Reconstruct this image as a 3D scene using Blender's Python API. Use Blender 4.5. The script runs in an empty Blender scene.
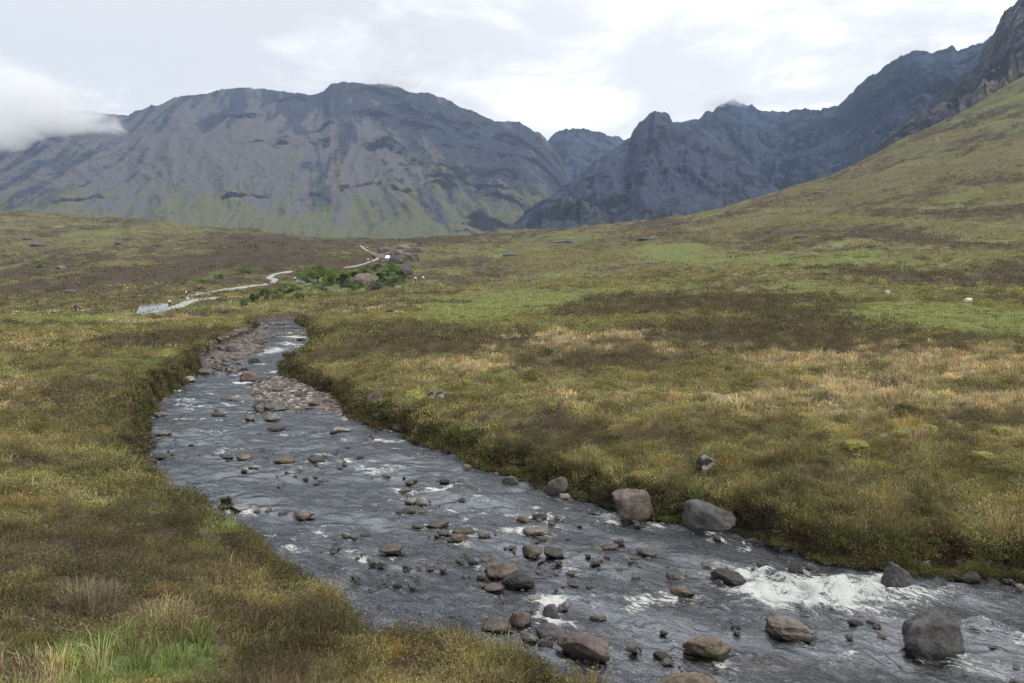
import bpy, bmesh, math, random
import numpy as np
from mathutils import Vector, Matrix, noise as mnoise

random.seed(7); rng = np.random.default_rng(11)
F, U0, HV, H = 739.0, 512.0, 285.0, 6.0      # focal length in px, centre column, eye-level row, eye height above the near water
S = 0.003                                     # fall of the river
HAZE = 0.000072
SC = bpy.context.scene
C = SC.collection

# ------------------------------------------------------------------ noise
def _hash(ix, iy, seed):
    h = (ix.astype(np.int64) * 374761393 + iy.astype(np.int64) * 668265263 + seed * 1442695041) & 0xFFFFFFFF
    h = ((h ^ (h >> 13)) * 1274126177) & 0xFFFFFFFF
    h = h ^ (h >> 16)
    return (h & 0xFFFFFF).astype(np.float64) / 0xFFFFFF

def vn(x, y, seed=0):
    x = np.asarray(x, float); y = np.asarray(y, float)
    ix = np.floor(x); iy = np.floor(y); fx = x - ix; fy = y - iy
    def g(ax, ay):
        a = _hash(ix + ax, iy + ay, seed) * 2 * np.pi
        return np.cos(a) * (fx - ax) + np.sin(a) * (fy - ay)
    sx = fx**3 * (fx * (fx * 6 - 15) + 10); sy = fy**3 * (fy * (fy * 6 - 15) + 10)
    a = g(0, 0) * (1 - sx) + g(1, 0) * sx
    b = g(0, 1) * (1 - sx) + g(1, 1) * sx
    return (a * (1 - sy) + b * sy) * 1.5

def fbm(x, y, wl, octv=4, seed=0, gain=0.5, cell=None):
    """fractal noise; wl = longest wavelength; octaves shorter than 2.5 cells fade out"""
    s = 0.0; a = 1.0; tot = 0.0
    for o in range(octv):
        n = vn(x / wl + 13.7 * o, y / wl - 7.1 * o, seed + o)
        k = a if cell is None else a * np.clip((wl / cell - 2.0) / 2.0, 0, 1)
        s = s + n * k; tot += a; a *= gain; wl *= 0.5
    return s / tot

def ridged(x, y, wl, octv=4, seed=0, gain=0.5):
    s = 0.0; a = 1.0; tot = 0.0
    for o in range(octv):
        s = s + a * (1 - 2 * np.abs(vn(x / wl + 3.3 * o, y / wl + 9.1 * o, seed + o))); tot += a; a *= gain; wl *= 0.5
    return s / tot

def ss(a, b, x):
    t = np.clip((x - a) / (b - a), 0, 1); return t * t * (3 - 2 * t)

# ------------------------------------------------------------------ river outline in world metres
def zw(y): return S * np.clip(y, 0, 200)
def unz(u, v, h=0.0):
    """the point on the water surface (raised by h) seen in photo direction u, v"""
    D = (H - h) / ((v - HV) / F + S); return ((u - U0) / F * D, D)

LEFT = [(256,321,.5),(254,332,.5),(226,345,.4),(205,360,.4),(186,372,.7),(160,387,.8),(149,400,.9),(147,428,.9),(152,455,.95),(166,478,1.0),(190,497,1.0),
        (222,515,1.05),(264,540,1.1),(312,570,1.2),(350,590,1.25),(377,612,1.3),(388,632,1.3),(408,636,1.3),(432,624,1.3),(480,630,1.3),(540,645,1.35),(592,668,1.4),(645,690,1.45)]
RIGHT = [(296,320),(310,329),(315,340),(312,350),(286,368),(288,377),(312,386),(336,396),(350,410),(362,420),(376,426),(400,431),(440,446),(480,462),
         (510,474),(545,484),(575,492),(640,512),(680,522),(740,530),(780,544),(830,559),(900,570),(960,572),(1024,577),(1120,590),(1320,625)]
L_w = [unz(u, v, h) for u, v, h in LEFT]
L_w = [(x - (.55 if 16 < y < 70 else .22 if y < 16 else .3), y - (.0 if y > 16 else .12)) for x, y in L_w]
R_w = [(x + .12, y + .16) for x, y in (unz(u, v, .04) for u, v in RIGHT)]
poly = [(L_w[0][0] - 6, L_w[0][1] + 5)] + L_w + [(4.6, 6.4), (9, 4.5), (16, 2.5), (26, -6), (36, -2)] + R_w[::-1] + [(R_w[0][0] - 1, R_w[0][1] + 6)]
POLY = np.array(poly)

def seg_dist(px, py, pts, closed=True):
    n = len(pts); best = np.full(px.shape, 1e9)
    for i in range(n if closed else n - 1):
        ax, ay = pts[i]; bx, by = pts[(i + 1) % n]
        dx, dy = bx - ax, by - ay; L = dx * dx + dy * dy + 1e-9
        t = np.clip(((px - ax) * dx + (py - ay) * dy) / L, 0, 1)
        best = np.minimum(best, (px - ax - t * dx) ** 2 + (py - ay - t * dy) ** 2)
    return np.sqrt(best)
def inside(px, py, pts):
    n = len(pts); r = np.zeros(px.shape, bool)
    for i in range(n):
        ax, ay = pts[i]; bx, by = pts[(i + 1) % n]
        if ay == by: continue
        c = ((ay > py) != (by > py)) & (px < (bx - ax) * (py - ay) / (by - ay) + ax)
        r ^= c
    return r
def river_d(x, y, wob=True):
    """signed distance to the river's edge, negative on the water"""
    x = np.asarray(x, float); y = np.asarray(y, float); sh = x.shape; x = x.ravel(); y = y.ravel()
    out = np.full(x.shape, 60.0)
    m = (y < 150) & (y > -15) & (x > -75) & (x < 50)
    if m.any():
        d = seg_dist(x[m], y[m], POLY); d[inside(x[m], y[m], POLY)] *= -1
        if wob: d = d + fbm(x[m], y[m], 2.2, 4, 5, .6) * np.clip(y[m] / 30, .40, .75)
        out[m] = np.minimum(d, 60)
    return out.reshape(sh)

BAR = np.array([unz(u, v) for u, v in [(268,378),(290,376),(318,388),(338,398),(352,409),(362,420),(340,418),(318,411),(290,410),(265,413),(250,403),(246,386),(256,376)]])
BEACH = np.array([unz(u, v) for u, v in [(262,322),(268,330),(268,342),(262,352),(243,358),(222,363),(196,371),(192,366),(210,352),(232,340),(250,332)]])
def poly_d(x, y, P):
    x = np.asarray(x, float); y = np.asarray(y, float)
    d = seg_dist(x, y, P); return np.where(inside(x, y, P), -d, d)

# ------------------------------------------------------------------ big shape of the land: per direction, (distance, row seen) or height
def Z(z): return ('z', z)
COLS = {
 -420: [(1,Z(2.6)),(8,Z(2.6)),(15,Z(1.9)),(30,Z(1.2)),(60,Z(1.0)),(150,308),(200,300),(300,280),(450,240),(750,195),(1100,190)],
 0:    [(1,Z(3.0)),(5,Z(2.75)),(8,Z(2.45)),(12,Z(2.0)),(20,Z(1.55)),(30,Z(1.2)),(60,Z(1.0)),(100,Z(.95)),(150,310),(180,303),(230,292),(300,277),(450,247),(600,226),(800,210),(1100,212)],
 120:  [(1,Z(3.0)),(5,Z(2.7)),(8,Z(2.3)),(12,Z(1.8)),(20,Z(1.3)),(30,Z(1.1)),(60,Z(1.0)),(100,Z(.95)),(150,310.5),(172,304),(220,292),(300,272),(450,247),(600,230),(800,218),(1100,222)],
 200:  [(1,Z(3.0)),(5,Z(2.65)),(8,Z(2.2)),(12,Z(1.6)),(20,Z(1.25)),(60,Z(1.0)),(100,Z(1.0)),(128,311),(142,303),(165,298.5),(200,292),(240,283),(300,270),(450,247),(600,234),(800,226),(1100,230)],
 260:  [(1,Z(3.0)),(5,Z(2.6)),(8,Z(2.0)),(12,Z(1.4)),(20,Z(1.2)),(60,Z(1.0)),(110,Z(1.1)),(128,312),(140,300),(160,296),(200,290),(235,283),(300,268),(450,245),(600,236),(800,231),(1100,236)],
 330:  [(1,Z(3.0)),(5,Z(2.5)),(8,Z(1.9)),(12,Z(1.3)),(20,Z(1.1)),(60,Z(1.2)),(100,Z(1.4)),(130,308),(160,299),(200,292.5),(240,289),(275,276),(320,266),(400,253),(480,245),(560,242),(700,240),(1100,243)],
 400:  [(1,Z(3.0)),(5,Z(2.4)),(8,Z(1.7)),(12,Z(1.2)),(20,Z(1.0)),(60,Z(1.4)),(90,Z(1.9)),(120,309),(160,299),(200,293),(240,287),(300,268),(380,254),(470,245),(560,243),(700,241),(1100,243)],
 500:  [(1,Z(3.0)),(5,Z(2.2)),(8,Z(1.5)),(12,Z(1.1)),(20,Z(1.0)),(40,Z(1.3)),(70,Z(1.8)),(100,Z(2.6)),(140,301),(190,290),(260,276),(350,260),(460,247),(600,236),(800,232),(1100,238)],
 600:  [(1,Z(2.9)),(5,Z(2.0)),(8,Z(1.4)),(12,Z(1.0)),(20,Z(1.0)),(30,Z(1.35)),(50,Z(1.7)),(80,Z(2.5)),(120,299),(180,283),(260,264),(350,249),(460,238),(600,228),(750,225),(1100,236)],
 700:  [(1,Z(2.8)),(5,Z(1.9)),(12,Z(1.0)),(20,Z(1.15)),(30,Z(1.45)),(50,Z(1.9)),(80,Z(2.9)),(120,292),(180,274),(260,256),(350,242),(460,230),(600,219),(750,214),(1100,224)],
 850:  [(1,Z(2.6)),(5,Z(1.8)),(12,Z(1.0)),(20,Z(1.2)),(30,Z(1.5)),(50,Z(2.0)),(80,Z(3.1)),(120,288),(180,262),(260,240),(350,220),(500,196),(700,175),(850,168),(1100,172)],
 900:  [(1,Z(2.6)),(5,Z(1.8)),(12,Z(1.0)),(20,Z(1.2)),(30,Z(1.55)),(50,Z(2.1)),(80,Z(3.2)),(120,288),(180,260),(260,232),(350,208),(500,178),(700,150),(850,139),(1100,142)],
 960:  [(1,Z(2.6)),(5,Z(1.8)),(12,Z(1.0)),(20,Z(1.25)),(30,Z(1.6)),(50,Z(2.2)),(80,Z(3.3)),(120,289),(180,258),(260,225),(350,195),(500,160),(700,129),(850,114),(1100,116)],
 1024: [(1,Z(2.6)),(5,Z(1.8)),(12,Z(1.0)),(20,Z(1.3)),(30,Z(1.7)),(50,Z(2.3)),(80,Z(3.4)),(120,290),(180,256),(260,216),(350,180),(500,138),(700,100),(900,76),(1150,72)],
 1450: [(1,Z(2.6)),(12,Z(1.0)),(20,Z(1.4)),(30,Z(1.9)),(50,Z(2.8)),(80,Z(4.5)),(120,270),(180,230),(260,180),(350,130),(500,70),(700,0),(1100,-60)],
}
NL = 500
_lnD = np.linspace(math.log(1.0), math.log(2600.0), NL)
_us = np.arange(-700, 1701, 10.0)
_cols = sorted(COLS)
_tab = []
for c in _cols:
    Ds = []; zs = []
    for D, q in COLS[c]:
        Ds.append(math.log(D)); zs.append(q[1] if isinstance(q, tuple) else H - (q - HV) / F * D)
    zl = zs[-1]; Ds += [math.log(1500), math.log(2600)]; zs += [zl * .8 + 10, zl * .55]
    v = np.array(zs); sv = np.sign(v) * np.log1p(np.abs(v) / 3)      # interpolate compressed heights
    row = np.interp(_lnD, Ds, sv); _tab.append(np.sign(row) * (np.expm1(np.abs(row)) * 3))
_tab = np.array(_tab)
_T = np.array([np.interp(_us, _cols, _tab[:, k]) for k in range(NL)]).T       # [u, lnD]
def _sm(A, k, ax):
    w = np.hanning(2 * k + 1); w /= w.sum(); pad = [(0, 0), (0, 0)]; pad[ax] = (k, k)
    P = np.pad(A, pad, mode='edge'); out = 0
    for i in range(2 * k + 1):
        out = out + w[i] * (P[i:i + A.shape[0], :] if ax == 0 else P[:, i:i + A.shape[1]])
    return out
_T = _sm(_T, 5, 0); _T = _sm(_T, 4, 1)

def base_h(x, y):
    yy = np.maximum(y, 1.01); u = x / yy * F + U0
    fu = np.clip((u - _us[0]) / 10.0, 0, len(_us) - 1.001); fl = np.clip((np.log(yy) - _lnD[0]) / (_lnD[1] - _lnD[0]), 0, NL - 1.001)
    iu = fu.astype(int); il = fl.astype(int); a = fu - iu; b = fl - il
    return (_T[iu, il] * (1 - a) * (1 - b) + _T[iu + 1, il] * a * (1 - b) + _T[iu, il + 1] * (1 - a) * b + _T[iu + 1, il + 1] * a * b)

_ys = np.linspace(-4, 128, 500)
def _xat(seq):
    a = np.array(sorted([(q[1], q[0]) for q in seq])); return np.interp(_ys, a[:, 0], a[:, 1])
_xm = (_xat(L_w + [(4.6, 6.4), (9, 4.5), (16, 2.5)]) + _xat(R_w)) / 2
def ground(x, y, cell=None, want_d=False):
    x = np.asarray(x, float); y = np.asarray(y, float)
    c = np.maximum(y * .0045, .02) if cell is None else cell
    g = base_h(x, y)
    d = river_d(x, y)
    far = np.clip(y / 300, 0, 1)
    land = ss(0.2, 2.5, d)
    hum = fbm(x, y, 60, 3, 21, cell=c) * (4.5 * far) * ss(120, 300, y) + fbm(x, y, 14, 3, 22, cell=c) * (.18 + .55 * far)
    hum = hum + (np.abs(fbm(x, y, 3.4, 2, 23, cell=c)) - .25) * (.34 + .5 * far) + fbm(x, y, 1.1, 3, 24, cell=c) * .26
    g = g + hum * (0.35 + .65 * land)
    gul = ridged(x, y, 110, 3, 61)
    g = g - np.clip(gul - .55, 0, 1) * 9 * ss(200, 420, y)
    w = zw(y)
    # the bank: a short steep face, undercut look
    k = ss(-.28, .42, d)
    bed = w - .34 + .10 * fbm(x, y, .7, 3, 31, cell=c)
    m = (y < 130) & (y > 5)
    if m.any():
        b = np.full(x.shape, 9.0); b[m] = poly_d(x[m], y[m], BAR)
        e = np.full(x.shape, 9.0); e[m] = poly_d(x[m], y[m], BEACH)
        bed = np.where(m, bed + .46 * ss(.7, -.9, b) + .50 * ss(.7, -1.2, e), bed)
    right = (x > np.interp(y, _ys, _xm)) & (y > 7)
    lip = w + .56 + .22 * fbm(x, y, 1.6, 3, 33, cell=c)
    soft = lip + (np.maximum(g, lip) - lip) * ss(.15, 3.2, d)
    g = bed * (1 - k) + np.where(right, soft, np.maximum(g, w + .35)) * k
    g = np.where(d > 59, np.where(y < 1.0, base_h(x, np.full_like(y, 1.01)), g), g)
    return (g, d) if want_d else g

def hit(u, v, lo=3.0, hi=1500.0, sky=False):
    """first point of the land seen in photo direction u, v"""
    D = np.exp(np.linspace(math.log(lo), math.log(hi), 1400)); x = (u - U0) / F * D
    z = ground(x, D); row = HV + (H - z) / D * F
    i = np.where(row <= v)[0]
    i = i[0] if len(i) else int(np.argmin(row))
    return x[i], D[i], z[i]

# ------------------------------------------------------------------ kinds of ground cover
KINDS = ['heather', 'olive', 'green', 'dry', 'lush']
BL = [ # photo direction and reach of each patch, kind, strength
 (500,303,70,12,'green',2.2),(475,320,45,6,'green',1.4),(560,296,50,7,'green',.7),(665,253,38,12,'green',2.0),(560,270,50,6,'green',.8),(700,286,70,5,'green',1.2),(600,262,120,12,'olive',.8),(740,250,60,14,'heather',.8),(850,225,90,14,'olive',.7),(900,180,100,20,'olive',.8),(1000,160,60,20,'olive',.8),(700,232,80,8,'olive',.8),
 (960,320,110,18,'green',3.0),(1000,318,80,18,'green',1.0),(870,262,80,14,'green',.9),(960,205,80,12,'green',.6),(1000,240,50,14,'green',1.0),(830,290,70,8,'green',.8),(760,262,60,8,'green',.6),
 (60,320,90,6,'green',1.6),(110,335,100,8,'olive',.8),(30,250,60,20,'olive',1),(160,240,120,12,'green',.35),(205,280,25,6,'lush',1.2),(230,270,40,5,'lush',1.1),(140,258,50,8,'olive',1),
 (560,338,80,9,'dry',1.5),(470,368,90,9,'dry',1.3),(640,352,90,7,'dry',.8),(730,400,130,14,'dry',1.6),(860,362,170,12,'dry',1.6),(950,396,130,22,'dry',1.5),(560,398,100,9,'dry',.9),(40,342,60,9,'dry',1.2),(150,322,40,3,'dry',1.6),
 (150,344,60,9,'heather',1.7),(80,352,60,6,'heather',.6),(620,366,90,12,'heather',1.6),(700,330,70,8,'heather',1.3),(820,318,120,14,'heather',1.7),(640,300,120,8,'heather',1.1),(905,238,26,12,'heather',2),(990,210,60,12,'heather',1.4),
 (960,275,110,10,'heather',1.2),(470,345,80,8,'heather',.9),(430,330,70,12,'heather',.8),(760,225,90,12,'heather',.6),(800,350,90,8,'heather',.8),(860,415,60,8,'heather',1.1),(930,385,50,8,'heather',.8),
 (100,262,150,22,'heather',.9),(310,248,110,12,'heather',.9),(350,238,100,8,'heather',.6),(260,262,80,10,'heather',.6),(215,305,60,8,'lush',.8),(250,315,30,8,'olive',.9),
 (60,545,70,24,'heather',1.3),(110,585,70,18,'heather',.9),(20,600,60,20,'heather',.5),(330,590,50,16,'heather',1.0),(300,560,30,12,'heather',.7),(60,395,70,12,'heather',.5),(40,440,60,10,'dry',.4),
 (300,610,60,18,'heather',.6),(170,610,40,8,'dry',.35),(240,625,30,8,'dry',.5),(60,605,30,8,'dry',.4),(480,645,40,8,'dry',.4),(330,285,55,8,'green',1.5),(100,470,70,16,'green',.7),(200,560,40,14,'green',.6),(240,540,40,12,'lush',.4),(120,675,260,20,'lush',1.0),(300,670,120,16,'lush',.7),(60,560,60,20,'heather',.8),(110,545,50,14,'heather',.7),
 (160,430,60,14,'olive',.8),(180,480,40,16,'olive',.6),(690,485,50,12,'lush',1.1),(800,495,60,16,'lush',1.0),(560,420,60,14,'heather',.9),(440,405,50,12,'olive',.7),(900,470,120,16,'heather',.7),(960,510,90,20,'olive',.6),(720,440,90,12,'heather',.9),
]
_bl = []
for u, v, ru, rv, kd, s in BL:
    x, y, z = hit(u, v); _, y1, _ = hit(u, max(v - rv, 30)); _, y0, _ = hit(u, v + rv)
    up = max(y1 / y, 1.02); dn = max(y / max(y0, 1), 1.02)
    _bl.append((x / y, math.log(y), ru / F, max(math.log(max(up, 1.03)), math.log(max(dn, 1.03))) , KINDS.index(kd), s, y, x))
def kinds_at(x, y, d):
    n = x.shape; W = np.zeros((5,) + n)
    wx = x + fbm(x, y, 9, 3, 77) * 4 * np.clip(y / 60, .15, 3); wy = y + fbm(x, y, 9, 3, 78) * 6 * np.clip(y / 60, .15, 3)
    for t0, l0, rt, rl, k, s, yy, xx in _bl:
        # world ellipse around the patch
        ex = (wx - xx) / (rt * yy); ey = np.where(wy > yy, (wy - yy) / (yy * (math.exp(rl) - 1)), (wy - yy) / (yy * (1 - math.exp(-rl))))
        W[k] += 1.25 * s * np.exp(-(ex * ex + ey * ey) * .9)
    sc = np.clip(y / 60, .35, 4)
    for i in range(5):
        W[i] += (fbm(x, y, .95, 3, 700 + 10 * i, .6) * 1.5 + fbm(x, y, 2.2, 3, 800 + 10 * i) * .9) * ss(40, 12, y)
        W[i] += fbm(x, y * .75, 16, 3, 100 + 10 * i) * 1.6 + fbm(x, y * .8, 2.6, 4, 300 + 10 * i, gain=.65) * 1.9 + fbm(x, y * .4, 70, 3, 500 + 10 * i) * 1.8 * ss(100, 350, y)
    W[0] += .34; W[1] += .47 + .35 * ss(60, 12, y) ; W[2] -= .0; W[3] -= .15; W[4] -= .55
    W[3] -= .7 * ss(200, 420, y)
    near = ss(6, 1.0, d) * ss(0, 60, 60 - (y - 60))
    W[1] += .35 * near; W[4] += .95 * near; W[3] -= .9 * near; W[0] += .45 * near
    return W
PAL = np.array([(.070,.053,.037), (.131,.111,.056), (.138,.152,.056), (.230,.190,.110), (.092,.114,.040)])
def blend(W, sharp=6.5):
    e = np.exp((W - W.max(0)) * sharp); e /= e.sum(0); return e

# ------------------------------------------------------------------ mesh helpers
def mesh_np(name, V, T, mat, col=None, attrs=None, smooth=True, quads=False):
    me = bpy.data.meshes.new(name); V = np.ascontiguousarray(V, np.float32); T = np.ascontiguousarray(T, np.int32)
    k = T.shape[1]
    me.vertices.add(len(V)); me.vertices.foreach_set('co', V.ravel())
    me.loops.add(T.size); me.loops.foreach_set('vertex_index', T.ravel())
    me.polygons.add(len(T)); me.polygons.foreach_set('loop_start', np.arange(0, T.size, k, dtype=np.int32))
    me.polygons.foreach_set('use_smooth', np.full(len(T), smooth))
    me.update(calc_edges=True)
    if col is not None:
        a = me.color_attributes.new('col', 'FLOAT_COLOR', 'POINT'); c4 = np.ones((len(V), 4), np.float32); c4[:, :3] = col; a.data.foreach_set('color', c4.ravel())
    for n, arr in (attrs or {}).items():
        a = me.attributes.new(n, 'FLOAT', 'POINT'); a.data.foreach_set('value', np.ascontiguousarray(arr, np.float32))
    me.materials.append(mat)
    o = bpy.data.objects.new(name, me); C.objects.link(o); return o

def tag(o, label=None, cat=None, group=None, kind=None):
    if label: o['label'] = label
    if cat: o['category'] = cat
    if group: o['group'] = group
    if kind: o['kind'] = kind
    return o

def grid_idx(nr, nc):
    i = np.arange(nr * nc).reshape(nr, nc)
    return np.stack([i[:-1, :-1], i[:-1, 1:], i[1:, 1:], i[1:, :-1]], -1).reshape(-1, 4)

# ------------------------------------------------------------------ materials
def newmat(name):
    m = bpy.data.materials.new(name); m.use_nodes = True; nt = m.node_tree; nt.nodes.clear()
    out = nt.nodes.new('ShaderNodeOutputMaterial'); return m, nt, out
def nd(nt, t, **kw):
    n = nt.nodes.new(t)
    for k, v in kw.items():
        if k.startswith('i_'): n.inputs[k[2:].replace('_', ' ')].default_value = v
        else: setattr(n, k, v)
    return n
def lk(nt, a, b): nt.links.new(a, b)
def noise(nt, vec, scale, detail=4, rough=.6, dist=0):
    n = nd(nt, 'ShaderNodeTexNoise'); n.inputs['Scale'].default_value = scale; n.inputs['Detail'].default_value = detail; n.inputs['Roughness'].default_value = rough; n.inputs['Distortion'].default_value = dist
    if vec is not None: lk(nt, vec, n.inputs['Vector'])
    return n.outputs['Fac']
def mapr(nt, v, a, b, c, d, smooth=False):
    n = nd(nt, 'ShaderNodeMapRange'); n.inputs['From Min'].default_value = a; n.inputs['From Max'].default_value = b; n.inputs['To Min'].default_value = c; n.inputs['To Max'].default_value = d
    if smooth: n.interpolation_type = 'SMOOTHSTEP'
    lk(nt, v, n.inputs['Value']); return n.outputs['Result']
def math_(nt, op, a, b=None, c=None):
    n = nd(nt, 'ShaderNodeMath', operation=op)
    for i, q in enumerate((a, b, c)):
        if q is None: continue
        if isinstance(q, (int, float)): n.inputs[i].default_value = q
        else: lk(nt, q, n.inputs[i])
    return n.outputs[0]
def mixc(nt, f, a, b, mode='MIX'):
    n = nd(nt, 'ShaderNodeMix', data_type='RGBA', blend_type=mode)
    for i, q in ((0, f), (6, a), (7, b)):
        if isinstance(q, (int, float)): n.inputs[i].default_value = q
        elif isinstance(q, tuple): n.inputs[i].default_value = q + (1,) if len(q) == 3 else q
        else: lk(nt, q, n.inputs[i])
    return n.outputs[2]
def attr(nt, name): return nd(nt, 'ShaderNodeAttribute', attribute_name=name)
def bump(nt, h, strength=.5, dist=.05):
    b = nd(nt, 'ShaderNodeBump'); b.inputs['Strength'].default_value = strength; b.inputs['Distance'].default_value = dist; lk(nt, h, b.inputs['Height']); return b.outputs['Normal']
def princ(nt, out, col, rough=.9, normal=None, spec=.2):
    p = nd(nt, 'ShaderNodeBsdfPrincipled'); p.inputs['Roughness'].default_value = rough; p.inputs['Specular IOR Level'].default_value = spec
    if isinstance(col, tuple): p.inputs['Base Color'].default_value = col + (1,)
    else: lk(nt, col, p.inputs['Base Color'])
    if normal is not None: lk(nt, normal, p.inputs['Normal'])
    if out is not None: lk(nt, p.outputs[0], out.inputs['Surface'])
    return p

def m_ground():
    m, nt, out = newmat('moor_ground'); co = nd(nt, 'ShaderNodeTexCoord').outputs['Object']
    c = attr(nt, 'col').outputs['Color']
    n1 = noise(nt, co, 1.6, 6, .7); n2 = noise(nt, co, 14, 3, .6)
    f = math_(nt, 'MULTIPLY', mapr(nt, n1, .3, .7, .55, 1.45), mapr(nt, n2, .3, .7, .75, 1.25))
    cc = mixc(nt, 1.0, c, (1, 1, 1), 'MULTIPLY')
    v = nd(nt, 'ShaderNodeVectorMath', operation='SCALE'); lk(nt, cc, v.inputs[0]); lk(nt, f, v.inputs['Scale'])
    stone = attr(nt, 'stony').outputs['Fac']
    vo = nd(nt, 'ShaderNodeTexVoronoi'); vo.inputs['Scale'].default_value = 5.5; lk(nt, co, vo.inputs['Vector'])
    sc = mixc(nt, mapr(nt, vo.outputs['Distance'], 0, .12, 0, 1), (.02, .018, .015), mixc(nt, mapr(nt, vo.outputs['Color'], .2, .8, 0, 1), (.10, .09, .08), (.22, .165, .135)))
    col = mixc(nt, stone, v.outputs[0], sc)
    b = bump(nt, n1, .8, .12)
    princ(nt, out, col, .95, b, .1); return m

def m_veg():
    m, nt, out = newmat('leafy_growth'); c = attr(nt, 'col').outputs['Color']
    d = nd(nt, 'ShaderNodeBsdfDiffuse'); lk(nt, c, d.inputs['Color']); t = nd(nt, 'ShaderNodeBsdfTranslucent'); lk(nt, c, t.inputs['Color'])
    mx = nd(nt, 'ShaderNodeMixShader'); mx.inputs[0].default_value = .3; lk(nt, d.outputs[0], mx.inputs[1]); lk(nt, t.outputs[0], mx.inputs[2]); lk(nt, mx.outputs[0], out.inputs['Surface']); return m

def m_rock(name, col, wet=True, rough=.8, patch=None, pk=.5):
    m, nt, out = newmat(name); co = nd(nt, 'ShaderNodeTexCoord').outputs['Object']
    n1 = noise(nt, co, 3.0, 6, .65); n2 = noise(nt, co, 22, 4, .7); n3 = noise(nt, co, 1.3, 3, .5)
    col = tuple(q * .68 for q in col); dk = tuple(q * .42 for q in col); lt = tuple(min(q * 1.6, 1) for q in col)
    c = mixc(nt, mapr(nt, n1, .35, .65, 0, 1), dk, lt)
    c = mixc(nt, mapr(nt, n2, .45, .7, 0, .6), c, tuple(q * .4 for q in col))
    wv = nd(nt, 'ShaderNodeTexVoronoi', feature='DISTANCE_TO_EDGE'); wv.inputs['Scale'].default_value = 2.2; n4 = nd(nt, 'ShaderNodeVectorMath', operation='ADD'); lk(nt, co, n4.inputs[0]); q5 = nd(nt, 'ShaderNodeTexNoise'); q5.inputs['Scale'].default_value = 2; lk(nt, co, q5.inputs['Vector']); lk(nt, q5.outputs['Color'], n4.inputs[1]); lk(nt, n4.outputs[0], wv.inputs['Vector'])
    crk = mapr(nt, wv.outputs['Distance'], 0, .035, 1, 0); c = mixc(nt, math_(nt, 'MULTIPLY', crk, .14), c, tuple(q * .3 for q in col))
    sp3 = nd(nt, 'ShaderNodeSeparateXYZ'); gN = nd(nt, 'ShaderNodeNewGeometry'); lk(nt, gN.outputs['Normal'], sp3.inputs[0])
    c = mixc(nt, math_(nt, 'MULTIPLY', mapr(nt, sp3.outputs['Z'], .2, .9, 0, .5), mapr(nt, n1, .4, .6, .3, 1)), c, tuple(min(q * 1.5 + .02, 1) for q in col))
    if patch: c = mixc(nt, mapr(nt, n3, pk, pk + .08, 0, .85), c, patch)
    rg = rough
    if wet:
        w = attr(nt, 'wet').outputs['Fac']; c = mixc(nt, w, c, tuple(q * .22 for q in col))
    p = princ(nt, out, c, rough, bump(nt, math_(nt, 'SUBTRACT', math_(nt, 'ADD', n1, math_(nt, 'MULTIPLY', n2, .8)), math_(nt, 'MULTIPLY', crk, .06)), 1.0, .10), .35)
    if wet: lk(nt, mapr(nt, w, 0, 1, rough, .25), p.inputs['Roughness'])
    return m

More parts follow.
